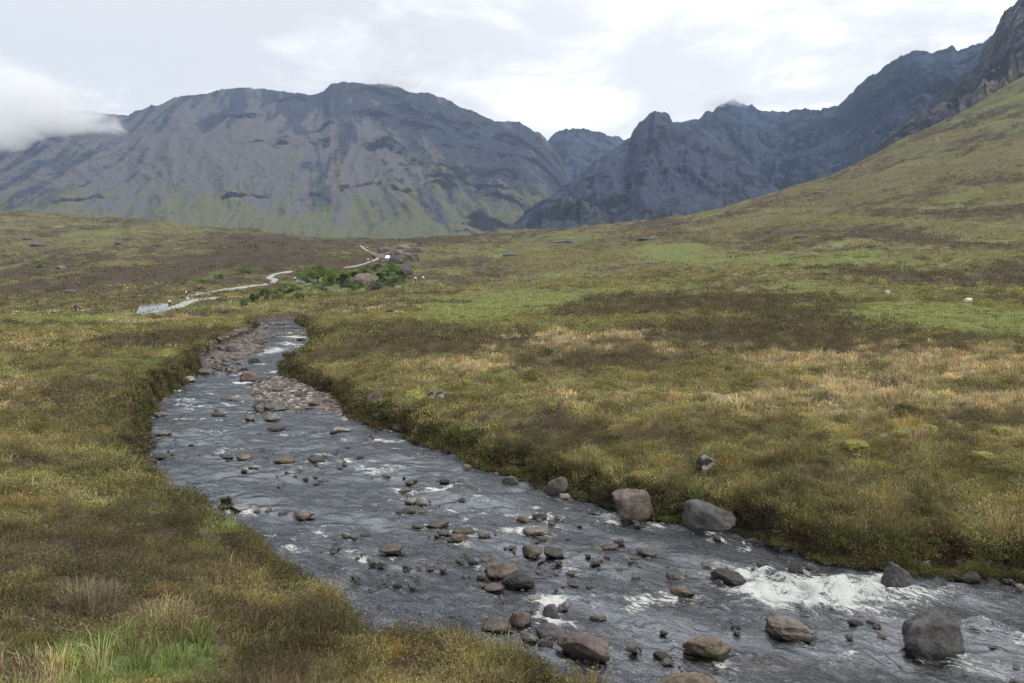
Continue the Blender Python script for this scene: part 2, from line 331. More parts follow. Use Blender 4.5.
def m_water():
    m, nt, out = newmat('river_water'); co = nd(nt, 'ShaderNodeTexCoord').outputs['Object']
    mp = nd(nt, 'ShaderNodeMapping', vector_type='TEXTURE'); mp.inputs['Rotation'].default_value = (0, 0, math.radians(-36)); mp.inputs['Scale'].default_value = (1.7, .75, 1); lk(nt, co, mp.inputs['Vector'])
    n1 = noise(nt, mp.outputs[0], 3.2, 5, .62, .6); n2 = noise(nt, mp.outputs[0], 16, 3, .6, .4)
    h = math_(nt, 'ADD', n1, math_(nt, 'MULTIPLY', n2, .30))
    calm = mapr(nt, noise(nt, mp.outputs[0], .45, 3, .5), .38, .6, .35, 1.25, True); nrm = bump(nt, math_(nt, 'MULTIPLY', math_(nt, 'SUBTRACT', h, .65), calm), 1.0, .15)
    foam = attr(nt, 'foam').outputs['Fac']; sh = attr(nt, 'shallow').outputs['Fac']
    nf = noise(nt, mp.outputs[0], 5.5, 7, .75, 1.2); nf2 = noise(nt, co, 30, 4, .7)
    fm = math_(nt, 'ADD', math_(nt, 'MULTIPLY', foam, .80), math_(nt, 'MULTIPLY', math_(nt, 'SUBTRACT', nf, .5), 3.0))
    fm = math_(nt, 'ADD', fm, math_(nt, 'MULTIPLY', math_(nt, 'SUBTRACT', nf2, .5), .6))
    fm = mapr(nt, fm, .45, .95, 0, 1, True)
    gl = nd(nt, 'ShaderNodeBsdfGlossy'); gl.inputs['Roughness'].default_value = .12; gl.inputs['Color'].default_value = (.335, .345, .36, 1); lk(nt, nrm, gl.inputs['Normal'])
    tr = nd(nt, 'ShaderNodeBsdfTransparent'); tr.inputs['Color'].default_value = (.62, .54, .42, 1)
    df = nd(nt, 'ShaderNodeBsdfDiffuse'); lk(nt, nrm, df.inputs['Normal'])
    lk(nt, mixc(nt, mapr(nt, n1, .3, .7, 0, 1), (.012, .013, .013), (.035, .036, .034)), df.inputs['Color'])
    m1 = nd(nt, 'ShaderNodeMixShader'); lk(nt, mapr(nt, sh, 0, 1, .10, .85), m1.inputs[0]); lk(nt, df.outputs[0], m1.inputs[1]); lk(nt, tr.outputs[0], m1.inputs[2])
    fr = nd(nt, 'ShaderNodeFresnel'); fr.inputs['IOR'].default_value = 1.33; lk(nt, nrm, fr.inputs['Normal'])
    m2 = nd(nt, 'ShaderNodeMixShader'); lk(nt, fr.outputs[0], m2.inputs[0]); lk(nt, m1.outputs[0], m2.inputs[1]); lk(nt, gl.outputs[0], m2.inputs[2])
    fo = nd(nt, 'ShaderNodeBsdfDiffuse'); lk(nt, mixc(nt, nf2, (.42, .43, .40), (.84, .85, .83)), fo.inputs['Color']); lk(nt, bump(nt, math_(nt, 'ADD', nf, nf2), .8, .06), fo.inputs['Normal'])
    m3 = nd(nt, 'ShaderNodeMixShader'); lk(nt, fm, m3.inputs[0]); lk(nt, m2.outputs[0], m3.inputs[1]); lk(nt, fo.outputs[0], m3.inputs[2]); lk(nt, m3.outputs[0], out.inputs['Surface'])
    return m

def m_mount(name, rock, scree, green, k=1.0, fine=1.0):
    m, nt, out = newmat(name); co = nd(nt, 'ShaderNodeTexCoord').outputs['Object']
    g = attr(nt, 'green').outputs['Fac']; s = attr(nt, 'scree').outputs['Fac']; cr = attr(nt, 'crag').outputs['Fac']
    n1 = noise(nt, co, .012, 8, .65); n2 = noise(nt, co, .05, 6, .7)
    nn = math_(nt, 'ADD', math_(nt, 'MULTIPLY', math_(nt, 'SUBTRACT', n1, .5), 1.2 * fine), math_(nt, 'MULTIPLY', math_(nt, 'SUBTRACT', n2, .5), .9 * fine))
    r = mixc(nt, mapr(nt, n2, .3, .7, 0, 1), tuple(q * .55 for q in rock), tuple(q * 1.4 for q in rock))
    c = mixc(nt, mapr(nt, math_(nt, 'ADD', s, nn), .25, .55, 0, 1, True), r, scree)
    c = mixc(nt, mapr(nt, math_(nt, 'ADD', g, nn), .2, .9, 0, .85, True), c, green)
    c = mixc(nt, mapr(nt, math_(nt, "ADD", cr, nn), .32, .52, 0, .95, True), c, tuple(q * .40 for q in rock))
    princ(nt, out, c, .95, bump(nt, math_(nt, 'ADD', n1, n2), .9, 10 * k), .1); return m

def m_plain(name, col, rough=.8, nz=.3, scale=30):
    m, nt, out = newmat(name); co = nd(nt, 'ShaderNodeTexCoord').outputs['Object']; n = noise(nt, co, scale, 4, .6)
    c = mixc(nt, mapr(nt, n, .3, .7, 0, 1), tuple(q * (1 - nz) for q in col), tuple(min(q * (1 + nz), 1) for q in col)); princ(nt, out, c, rough, bump(nt, n, .3, .02), .25); return m

M_G, M_V, M_W = m_ground(), m_veg(), m_water()

# ------------------------------------------------------------------ the land
def cover_col(x, y, d, W):
    c = np.einsum('kn,kc->nc', blend(W).reshape(5, -1), PAL).reshape(x.shape + (3,))
    return c
def build_land():
    r = np.concatenate([np.exp(np.arange(math.log(2.5), math.log(60), .0080)), np.exp(np.arange(math.log(60), math.log(2400), .0050))])
    u = np.concatenate([np.arange(-700, -120, 24), np.arange(-120, 1150, 2.5), np.arange(1150, 1700, 24)]); t = (u - U0) / F
    Y = np.repeat(r[:, None], len(t), 1); X = Y * t[None, :]
    z, d = ground(X, Y, want_d=True)
    W = kinds_at(X, Y, d); col = cover_col(X, Y, d, W)
    # peat on the steep bank face, its colour darkened to read as shadow
    k = (ss(.75, .1, d))[..., None]; col = col * (1 - k) + np.array((.022, .018, .013)) * k
    stony = ss(.15, -.25, d)
    V = np.stack([X, Y, z], -1).reshape(-1, 3)
    o = mesh_np('ground', V, grid_idx(*X.shape)[:, ::-1], M_G, col.reshape(-1, 3), {'stony': stony.ravel()})
    tag(o, kind='structure')
build_land()
bm = bmesh.new()   # the land behind and under the viewer, a step lower
for q in [(-900, -600, 2.2), (900, -600, 2.2), (900, 2.6, 2.2), (-900, 2.6, 2.2)]: bm.verts.new(q)
bm.faces.new(bm.verts); me = bpy.data.meshes.new('ground'); bm.to_mesh(me); bm.free(); me.materials.append(m_plain('rough_grass', (.09, .09, .035), .95, .4, .8))
me_o = bpy.data.objects.new('ground', me); C.objects.link(me_o); tag(me_o, kind='structure')

# ------------------------------------------------------------------ mountains
def mountain(name, sky, dep, base, mat, prof=1.35, amp=28, gw=150, seed=0, du=1.15, gk=1.0, jag=1.2, green=None, scree=None, crag=None, nw=260, u0=None, u1=None):
    """sky: ridge line (column,row); dep: ridge distance by column; base: (column, distance, row) of the foot"""
    u = np.arange(sky[0][0], sky[-1][0] + .1, du); nu = len(u)
    vs = np.interp(u, [p[0] for p in sky], [p[1] for p in sky]); Dr = np.interp(u, [p[0] for p in dep], [p[1] for p in dep])
    Db = np.interp(u, [p[0] for p in base], [p[1] for p in base]); vb = np.interp(u, [p[0] for p in base], [p[2] for p in base])
    vs0 = vs; vs = vs + fbm(u, u * 0 + seed, 30, 6, seed + 3, gain=.78) * jag * 8.5 - ridged(u, u * 0 + seed, 13, 3, seed + 5, .6) * jag * .5
    zj = H - (vs - HV) / F * Dr; zr = H - (vs0 - HV) / F * Dr; zb = np.minimum(H - (vb - HV) / F * Db, zr - 2)
    w = np.linspace(0, 1, nw)[:, None]; wb = np.linspace(0, 1, 50)[1:, None]
    D = Db + (Dr - Db) * w; z = zb + (zr - zb) * w ** prof + (zj - zr) * np.clip(w, 0, 1) ** 14
    Dk = Dr + 500 * wb; zk = zj * (1 - .75 * wb)
    t = (u - U0) / F
    x = t * D; xr = t * Dr
    warp = fbm(x, D, 500, 3, seed + 9) * 160
    gx = xr + warp
    gul = ridged(gx, D * .28, gw, 5, seed + 20, .55)
    br = ridged(x * .35 + warp, z * 1.6 + D * .2, gw * .9, 5, seed + 40, .6)     # ledges
    env = np.sin(np.clip(w, 0, 1) ** .8 * np.pi) ** .7
    fade = np.clip((zr - zb) / 200, .05, 1)
    z2 = z + env * fade * (amp * (gul - .35) + amp * .55 * (br - .35)) + env * fade * fbm(x, D, 34, 4, seed + 60, .6) * amp * .45
    Dd = D - env * fade * (gul - .35) * amp * .5 - env * fade * amp * .5 * fbm(x + 99, z, 60, 4, seed + 70, .6)
    hrel = w * np.ones_like(u)
    cut_ = ss(.62, .86, ridged(gx + 31, D * .12, gw * .8, 3, seed + 81, .5))     # narrow dark gullies
    D_ledge = fbm(x * .35, z * 2.6 + warp * .4, 60, 5, seed + 91, .65)
    G = green(u[None, :], w, x, D, gul) if green else np.zeros_like(z2)
    Sx = scree(u[None, :], w, x, D, gul) if scree else np.zeros_like(z2)
    Cx = crag(u[None, :], w, x, D, gul) if crag else np.zeros_like(z2)
    D2 = np.concatenate([Dd, Dk]); Z2 = np.concatenate([z2, zk]); X2 = np.concatenate([t * Dd, t * Dk])
    pad = lambda A: np.concatenate([A + 0 * z2, np.repeat((A + 0 * z2)[-1:], len(wb), 0)]).ravel()
    o = mesh_np(name, np.stack([X2, D2, Z2], -1).reshape(-1, 3), grid_idx(*D2.shape)[:, ::-1], mat, None, {'green': pad(G), 'scree': pad(Sx), 'crag': pad(Cx + (.22 * ss(0, -.7, gul) + .55 * cut_ * gk + .75 * D_ledge * gk))})
    tag(o, kind='structure'); return o

def blob(u, w, L):
    s = 0
    for a, b, ra, rb, k in L: s = s + k * np.exp(-(((u - a) / ra) ** 2 + ((w - b) / rb) ** 2))
    return s
ROCK = (.050, .058, .085); SCREE = (.110, .108, .120); GREEN = (.120, .126, .074)
LEFTSKY = [(-420,190),(-300,170),(-200,150),(-60,138),(0,128),(40,112),(90,111),(115,114),(128,116),(136,113),(146,108),(158,104),(172,98),(190,95),(205,94),(222,90),(240,88),(258,88),(275,91),(295,93),(312,95),(322,92),(330,85),(340,82),(352,83),(368,84),(385,83),(398,87),(410,92),(424,93),(432,94),(445,99),(462,108),(480,115),(495,120),(510,121),(520,124),(532,130),(540,133),(548,141),(556,152),(566,170),(576,186),(592,205),(610,222),(640,240)]
def _st(x, w, k=420.0, wl=34, sd=900, o=4):
    q = x - (1 - w) * k + fbm(x, w * 700, 260, 2, sd + 7) * 26          # scree and gullies run down to the right
    return fbm(q, w * 190 + 0 * x, wl, o, sd, .66)
def gl_(u, w, x, D, gul):
    return np.clip(.60 - w * .95, -.4, 1) + .45 * ss(.30, .05, w) + _st(x, w, sd=900) * 1.1 + fbm(x, w * 900, 160, 4, 903, .6) * .7 + blob(u, w, [(480, .35, 70, .3, .45), (40, .10, 140, .12, .4), (300, .15, 140, .12, .2), (420, .55, 50, .2, .3), (60, .3, 80, .2, .1), (450, .85, 120, .2, -.4), (470, .5, 80, .4, -.25)])
def sc_(u, w, x, D, gul):
    return .42 + _st(x, w, wl=60, sd=950) * 1.2 + blob(u, w, [(250, .5, 70, .4, .35), (190, .45, 80, .3, .3), (375, .42, 22, .3, .5), (330, .95, 70, .08, -.5), (450, .8, 90, .15, -.35), (480, .5, 90, .5, -.35), (340, .85, 200, .15, -.2)])
def cg_(u, w, x, D, gul):
    b = fbm(x * .6 + w * 300, w * 1100 - x * .25 + fbm(x, w * 500, 120, 3, 5) * 90, 80, 6, 990, .7)
    return -.06 + b * 1.15 + blob(u, w, [(285, .60, 36, .07, .5), (350, .33, 34, .05, .5), (330, .93, 70, .06, .3), (385, .57, 22, .06, .45), (250, .27, 60, .012, .6), (490, .2, 40, .06, .4), (440, .85, 90, .14, .35), (540, .75, 40, .2, .35), (230, .80, 40, .05, .4), (280, .74, 50, .04, .3), (330, .5, 40, .03, .3), (400, .75, 60, .05, .35), (450, .4, 60, .04, .35), (520, .4, 40, .06, .35), (500, .5, 50, .1, .25), (90, .3, 30, .05, .3), (430, .45, 60, .05, .25), (460, .6, 90, .5, .22)]) * .8
mountain('mountain_left', LEFTSKY, [(-420,2400),(300,2700),(400,2700),(550,2300),(640,1900)], [(-420,1050,232),(0,1050,236),(250,1050,250),(450,1100,256),(560,1300,250),(640,1500,246)],
         m_mount('gabbro_scree', ROCK, SCREE, GREEN, .6, .45), 1.28, 15, 150, 1, gk=.15, jag=.7, green=gl_, scree=sc_, crag=cg_, nw=300)
def g0(a, b): return lambda u, w, x, D, gul: a - b * w + fbm(x + D * .2, D * .3, 110, 4, 905) * .8
mountain('mountain_back', [(500,175),(520,160),(540,148),(549,140),(556,133),(566,128),(576,128),(590,130),(602,133),(614,136),(624,140),(632,138),(650,150),(700,170)], [(500,3500),(700,3500)],
         [(500,2300,235),(700,2300,235)], m_mount('far_crag', (.056, .068, .104), SCREE, GREEN), 1.1, 30, 150, 33, jag=.9, green=g0(.15, .4), crag=lambda u, w, x, D, gul: .35 * w + fbm(x, D * .5, 90, 4, 7), nw=160)
mountain('mountain_corrie', [(640,150),(660,126),(684,122),(695,119),(702,115),(707,109),(713,110),(717,106),(726,104),(735,102),(745,105),(752,105),(758,109),(766,112),(790,112),(800,110),(818,109),(836,107),(845,101),(855,92),(862,84),(872,76),(882,70),(892,61),(902,56),(912,53),(922,53),(932,54),(943,50),(952,46),(958,50),(966,47),(980,43),(995,36),(1030,20),(1100,0)],
         [(640,3000),(780,3100),(850,2800),(920,2400),(1100,2000)], [(640,1900,245),(760,1900,232),(850,1500,205),(950,1200,180),(1100,1000,150)],
         m_mount('dark_gabbro', (.046, .060, .100), (.085, .096, .128), (.080, .092, .062)), 1.0, 46, 170, 55, jag=1.0, green=g0(.38, .75), crag=lambda u, w, x, D, gul: .12 + .25 * w + .5 * ss(.1, -.5, gul) + blob(u, w, [(860, .6, 60, .4, .35)]) + fbm(x, D * .4, 90, 4, 71) * .5, nw=260)
def cgp(u, w, x, D, gul):
    cleft = np.exp(-((u - 653 + (1 - w) * 10) / 2.0) ** 2) * ss(.45, .7, w)
    return .08 + .2 * w + cleft * 1.3 + .45 * ss(0, -.6, gul) + fbm(x, D * .4, 80, 4, 72) * .6
mountain('mountain_pinnacle', [(470,250),(500,234),(512,224),(530,208),(548,197),(565,186),(580,175),(596,162),(610,152),(622,143),(630,137),(634,129),(640,122),(648,115),(655,112),(663,112),(668,116),(673,123),(682,125),(696,126),(708,132),(722,142),(740,152),(752,165),(768,180),(790,194),(830,214)],
         [(470,1350),(560,1750),(655,2150),(740,2300),(830,2200)], [(470,950,252),(655,1050,244),(830,1200,226)],
         m_mount('pinnacle_rock', (.056, .065, .098), (.098, .102, .120), (.092, .100, .060)), 1.05, 34, 190, 77, jag=.8, green=g0(.34, .55), crag=cgp, nw=280)
mountain('mountain_right', [(780,215),(800,196),(815,184),(838,172),(855,162),(875,149),(893,133),(905,122),(922,108),(934,100),(950,90),(966,76),(975,66),(984,50),(992,38),(998,26),(1004,16),(1010,8),(1018,0),(1030,-14),(1100,-70),(1250,-150)],
         [(780,1250),(900,1300),(1024,1500),(1250,1500)], [(780,900,215),(900,900,165),(960,900,140),(1024,950,105),(1250,950,40)],
         m_mount('near_crag', (.070, .070, .080), (.15, .142, .14), (.125, .12, .055)), 1.0, 22, 70, 91, jag=1.6, green=g0(.62, .9), scree=lambda u, w, x, D, gul: .25 + fbm(x, D * .3, 60, 4, 73) * .8, crag=lambda u, w, x, D, gul: .1 + .5 * w + fbm(x + D * .4, D * .5, 60, 4, 74) * .8, nw=200)

# ------------------------------------------------------------------ rocks
def _ico(sub):
    bm = bmesh.new(); bmesh.ops.create_icosphere(bm, subdivisions=sub, radius=1.0)
    V = np.array([v.co[:] for v in bm.verts]); T = np.array([[v.index for v in f.verts] for f in bm.faces]); bm.free(); return V, T
ICO = {k: _ico(k) for k in (1, 2, 3, 4, 5)}
def rock_shape(seed, sub, planes=9, rough=.10, cut=(.50, .88), blocky=.35):
    r = np.random.default_rng(seed); V, T = ICO[sub]; V = V.copy()
    for k in range(planes):
        p = r.normal(size=3); p /= np.linalg.norm(p); c = r.uniform(*cut)
        e = np.maximum(0, V @ p - c); V -= np.outer(e, p) * .92
    if blocky: V = V / (np.abs(V).max(1) ** blocky)[:, None]
    for k in range(planes // 2):
        p = r.normal(size=3); p /= np.linalg.norm(p); c = r.uniform(cut[0] + .05, cut[1] + .1)
        e = np.maximum(0, V @ p - c); V -= np.outer(e, p) * .97
    o = r.uniform(0, 50, 3)
    n = fbm(V[:, 0] + o[0] + V[:, 2] * .7, V[:, 1] + o[1] - V[:, 2] * .6, 1.1, 5, seed % 97, .6) + fbm(V[:, 2] + o[2], V[:, 0] - V[:, 1] + o[0], .9, 4, seed % 89, .6)
    V *= (1 + rough * n * 1.6 + rough * .5 * ridged(V[:, 0] * 1.3 + o[1], V[:, 1] + V[:, 2] * 1.2, .6, 3, seed % 83))[:, None]
    return V, T
def rock(name, x, y, zb, W, Dp, h, mat, seed, sub=3, planes=9, rough=.1, blk=.35, rot=None, wet=None, parent=None, sink=.38, tilt=0.15):
    V, T = rock_shape(seed, sub, planes, rough, blocky=blk); r = np.random.default_rng(seed + 5)
    Rt = Matrix.Rotation(r.uniform(-tilt, tilt), 3, 'X') @ Matrix.Rotation(r.uniform(-tilt, tilt), 3, 'Y')
    V = V * (W * .5, Dp * .5, h * (1 - sink)); V = V @ np.array(Rt).T
    a = r.uniform(-.5, .5) if rot is None else rot; c, s = math.cos(a), math.sin(a)
    V = np.stack([V[:, 0] * c - V[:, 1] * s, V[:, 0] * s + V[:, 1] * c, V[:, 2] + h * sink], -1)
    at = {}
    if wet is not None:
        at['wet'] = ss(wet + .05 + .05 * fbm(V[:, 0], V[:, 1], .25, 2, 3), wet - .02, V[:, 2])
    o = mesh_np(name, V, T, mat, None, at, smooth=True); o.location = (x, y, zb)
    if parent: o.parent = parent
    return o

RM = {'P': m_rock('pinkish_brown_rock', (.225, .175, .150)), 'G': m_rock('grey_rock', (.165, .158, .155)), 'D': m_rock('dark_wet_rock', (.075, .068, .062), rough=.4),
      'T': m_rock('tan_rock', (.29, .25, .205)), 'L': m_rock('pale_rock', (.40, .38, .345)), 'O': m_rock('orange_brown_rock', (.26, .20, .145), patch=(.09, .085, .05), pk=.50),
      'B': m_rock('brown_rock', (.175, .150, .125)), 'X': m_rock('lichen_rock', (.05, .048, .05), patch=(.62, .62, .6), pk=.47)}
ROCKS = []   # x, y, radius for foam
# column, row of its middle, width, height in px, kind, label
RL = [
 (634,503,46,37,'P','largest reddish boulder at the foot of the right bank, standing upright with a rounded top'),
 (705,517,53,31,'G','broad dark grey boulder against the right bank, right of the big reddish one'),
 (932,633,60,44,'G','big grey boulder with a pale crack, nearest the lower right corner'),
 (788,627,52,25,'T','craggy pale tan boulder just below the white rapid'),
 (706,647,46,25,'O','jagged orange-brown rock standing in the shallows near the bottom edge'),
 (896,576,31,29,'G','upright dark grey boulder with a pale right face beside the rapid'),
 (558,486,20,21,'B','rounded greyish-brown boulder touching the right bank, left of the big reddish one'),
 (502,568,33,21,'P','pinkish tan boulder in midstream with a dark smooth one leaning on it'),
 (518,579,32,19,'D','smooth dark boulder leaning against the pinkish one in midstream'),
 (551,610,21,21,'G','egg-shaped grey boulder ringed by white foam near the bottom slabs'),
 (585,644,58,27,'P','long pinkish slab reaching into the water from the near bank'),
 (551,631,34,13,'G','flat grey slab lying between the egg-shaped boulder and the near bank'),
 (497,623,34,15,'B','smooth brown stone just above the grass of the near bank'),
 (521,618,22,18,'P','greyish pink stone right of the smooth brown one by the near bank'),
 (546,643,16,9,'D','small dark stone wedged under the flat grey slab'),
 (529,637,18,12,'T','pale pinkish stone left of the flat grey slab'),
 (690,685,72,11,'O','low orange-brown ledge cut by the bottom edge of the photo'),
 (392,549,27,13,'B','oblong brown boulder alone in the river left of midstream'),
 (438,524,25,10,'B','flat brown rock at the head of a short chain across midstream'),
 (418,526,12,7,'B','small brown stone at the left end of the chain across midstream'),
 (458,538,19,11,'O','tilted orange-brown stone below the chain across midstream'),
 (443,532,14,6,'G','low grey stone between the flat brown rock and the tilted one'),
 (463,530,22,6,'B','long low stone in the middle of the chain across midstream'),
 (482,533,8,6,'T','little tan stone at the right end of the midstream chain'),
 (535,530,25,11,'T','tan boulder with water foaming to its right in midstream'),
 (524,519,13,8,'P','reddish stone just upstream of the tan midstream boulder'),
 (538,516,17,9,'D','dark stone upstream of the tan midstream boulder'),
 (552,522,10,5,'D','small dark wet stone in the foam right of the tan boulder'),
 (531,550,21,14,'B','round brown stone left half of a touching pair in midstream'),
 (553,552,27,12,'D','dark low stone right half of the touching pair in midstream'),
 (610,546,21,9,'B','flat dark stone with a tan top below the big reddish boulder'),
 (647,552,17,11,'G','compact grey stone in open water below the big reddish boulder'),
 (673,576,16,10,'B','small rounded brown stone alone left of the white rapid'),
 (731,577,36,13,'D','wide wet rock washed over at the left end of the white rapid'),
 (797,569,15,12,'D','dark wet stone at the head of the rapid, left of two'),
 (812,567,15,11,'B','dark wet stone at the head of the rapid, right of two'),
 (765,566,12,7,'D','low dark stone in the churned water above the rapid'),
 (924,566,13,12,'T','round tan stone right of the upright boulder under the bank'),
 (962,566,21,13,'T','pale blocky stone behind a darker one under the right bank'),
 (967,577,22,14,'D','dark blocky stone in front of the pale one under the right bank'),
 (998,568,14,13,'G','upright grey stone at the foot of the bank near the right edge'),
 (1021,586,12,6,'L','flat pale stone at the right edge of the photo'),
 (855,622,15,6,'D','flat black stone in the water left of the big grey boulder'),
 (880,636,14,6,'O','small orange stone close left of the big grey boulder'),
 (743,521,18,13,'B','brown stone right of the broad dark grey boulder'),
 (664,508,14,11,'P','small pinkish stone between the two largest boulders of the right bank'),
 (716,537,10,8,'B','little brown stone below the broad dark grey boulder'),
 (682,510,14,6,'D','low dark stone tucked against the left end of the broad grey boulder'),
 (510,480,17,10,'B','brown stone near the right bank, upstream of the rounded boulder'),
 (565,496,12,8,'L','pale stone at the feet of the rounded greyish-brown boulder'),
 (574,492,12,6,'P','flat reddish stone right of the rounded greyish-brown boulder'),
 (581,486,9,10,'B','upright brown stone at the bank between two bigger boulders'),
 (539,476,17,9,'G','grey stone half under the heather of the right bank'),
 (467,466,10,5,'T','flat tan stone near the right bank far upstream of the boulders'),
 (411,500,13,8,'L','pale stone topping a small midstream heap, left of two'),
 (422,501,12,9,'L','pale stone topping a small midstream heap, right of two'),
 (410,510,15,8,'G','grey stone at the front of the small midstream heap'),
 (401,512,12,6,'D','dark wet stone at the left of the small midstream heap'),
 (405,490,13,6,'P','reddish flat stone upstream of the small midstream heap'),
 (444,481,10,6,'D','dark stone in open water right of midstream, above the foam'),
 (410,482,9,5,'B','brown stone in open water above the reddish flat stone'),
 (462,500,8,5,'D','tiny dark stone in open water right of the small heap'),
 (473,561,11,7,'D','small black stone left of the pinkish midstream boulder'),
 (397,585,10,6,'D','small black stone alone in the calm water off the near bank'),
 (481,576,9,7,'P','small reddish stone at the left foot of the pinkish boulder'),
 (492,587,20,6,'P','reddish slab barely breaking the water below the pinkish boulder'),
 (533,598,19,6,'L','pale washed slab above the egg-shaped boulder'),
 (598,617,17,8,'P','pink stone just under the surface right of the egg-shaped boulder'),
 (682,591,22,6,'O','orange slab barely awash left of the rapid'),
 (736,627,10,6,'D','small dark stone left of the craggy tan boulder'),
 (664,632,8,6,'B','small upright brown stone above the jagged orange-brown rock'),
 (663,655,20,7,'D','dark low rock left of the jagged orange-brown rock'),
 (303,515,19,9,'T','tan topped dark stone in the left half of the river'),
 (226,504,14,11,'D','dark hump with a tuft of grass near the left bank'),
 (241,507,20,7,'L','pale washed stone right of the tufted hump near the left bank'),
 (265,506,13,4,'P','flat reddish stone right of the pale washed one near the left bank'),
 (346,535,10,6,'L','pale stone alone in the left half of the river'),
 (333,551,9,5,'D','small dark stone near the left bank with foam below it'),
 (323,480,11,4,'B','low brown stone in open water left of midstream'),
 (386,475,10,6,'T','round tan stone with white water behind it'),
 (245,457,14,7,'T','pinkish tan stone, right of a dark one in the wide reach'),
 (228,457,10,5,'D','dark stone left of the pinkish tan one in the wide reach'),
 (253,467,10,5,'L','greyish pale stone below the pinkish tan one in the wide reach'),
 (283,460,20,5,'O','low golden brown stone in the middle of the wide reach'),
 (290,472,11,6,'L','whitish stone below the golden brown one in the wide reach'),
 (318,459,19,3,'D','long dark sliver of rock right of the golden brown stone'),
 (162,433,15,5,'T','flat tan stone near the left bank of the wide reach'),
 (161,414,13,5,'O','brownish stone near the left bank, the upper of two flat ones'),
 (153,399,10,5,'P','reddish stone touching the left bank where it bends'),
 (163,399,10,4,'B','brown stone just off the left bank where it bends'),
 (186,379,17,6,'L','pale stone off the left bank below the cobble beach'),
 (158,456,15,5,'D','dark stone at the left bank, lower left of the wide reach'),
 (176,454,9,5,'B','brown stone right of the dark one at the left bank'),
 (219,414,14,3,'D','dark sliver of rock in the upper wide reach'),
 (226,399,13,3,'B','brown sliver of rock left of the gravel bar'),
 (269,406,32,11,'G','biggest flat grey rock at the lower edge of the gravel bar'),
 (260,409,10,8,'T','tan stone leaning on the flat grey rock of the gravel bar'),
 (272,417,17,6,'T','tan stone in the water below the gravel bar'),
 (250,418,9,6,'T','small round tan stone left below the gravel bar'),
 (276,428,20,4,'D','dark low rock in the water well below the gravel bar'),
 (342,429,20,4,'L','whitish washed slab off the tip of the gravel bar'),
 (376,437,10,4,'P','small reddish stone off the right bank below the gravel bar'),
 (250,376,17,12,'P','reddish heaped rock upstream of the gravel bar'),
 (253,361,12,6,'D','dark stone in the rapid above the gravel bar'),
 (301,339,8,4,'D','black stone in the far rapid below the river bend'),
 (289,354,12,6,'D','dark stone at the right bank beside the far rapid'),
 (398,427,13,8,'P','pinkish boulder at the right bank beside the gravel bar tip'),
]
for i, (u, v, w, h, kd, lab) in enumerate(RL):
    x, D = unz(u, v); W = w / F * D; Dp = W * (.8 if w < 40 else .62)
    hh = max(h * D / F - .62 * Dp * H / D, .24 * W, .05)
    x, D = unz(u, v, hh * .45)
    sub = 5 if w > 28 else (4 if w > 14 else 3)
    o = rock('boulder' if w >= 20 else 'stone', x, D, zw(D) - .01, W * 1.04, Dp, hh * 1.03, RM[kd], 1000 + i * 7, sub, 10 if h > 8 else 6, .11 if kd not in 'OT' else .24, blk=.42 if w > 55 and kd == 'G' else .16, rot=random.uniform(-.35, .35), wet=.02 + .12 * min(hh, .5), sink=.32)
    tag(o, lab, 'boulder' if w >= 20 else 'stone', 'boulders and stones in the river')
    ROCKS.append((x, D, W * .5, hh))
# tuft on the dark hump, as its part
# boulders lying in the heather and at the bank
def land_rock(u, v, w, h, kd, lab, name='boulder', cat='boulder', group=None, planes=9, rough=.1, dep=.8, sub=4, lo=3):
    x, D, z = hit(u, v + h * .4, lo); W = w / F * D; hh = max(h * D / F * .9, .3 * W) if lo < 50 or 340 < u < 425 else max(h * D / F * .65, .16 * W)
    o = rock(name, x, D + W * .3, z - .05 * hh, W, W * dep, hh, RM[kd], int(u * 31 + v), sub, planes, rough, wet=-5, sink=.25); tag(o, lab, cat, group); return o
land_rock(373, 401, 18, 17, 'P', 'reddish boulder set in the grassy tip of the right bank')
land_rock(709, 467, 21, 17, 'X', 'dark rock with white lichen patches in the right bank heather', rough=.2)
land_rock(431, 396, 9, 8, 'X', 'left of two white-flecked rocks in heather above the right bank')
land_rock(441, 396, 10, 7, 'X', 'right of two white-flecked rocks in heather above the right bank')
land_rock(843, 472, 6, 4, 'L', 'small white stone in the moor right of the mossy hummocks', 'stone', 'stone')
land_rock(884, 437, 12, 4, 'L', 'flat pale stone in the bare patch beside yellow moss', 'stone', 'stone')
land_rock(868, 434, 9, 4, 'G', 'small grey stone at the left of the bare patch', 'stone', 'stone')
land_rock(902, 444, 9, 3, 'P', 'small pinkish stone at the right of the bare patch', 'stone', 'stone')
land_rock(115, 312, 4, 5, 'L', 'small whitish block standing beside the path on the left plain', 'stone', 'stone')
land_rock(221, 311, 10, 8, 'P', 'reddish rock poking out of the green knoll left of the river bend')
land_rock(229, 349, 11, 8, 'G', 'grey boulder above the cobble beach on the left bank')
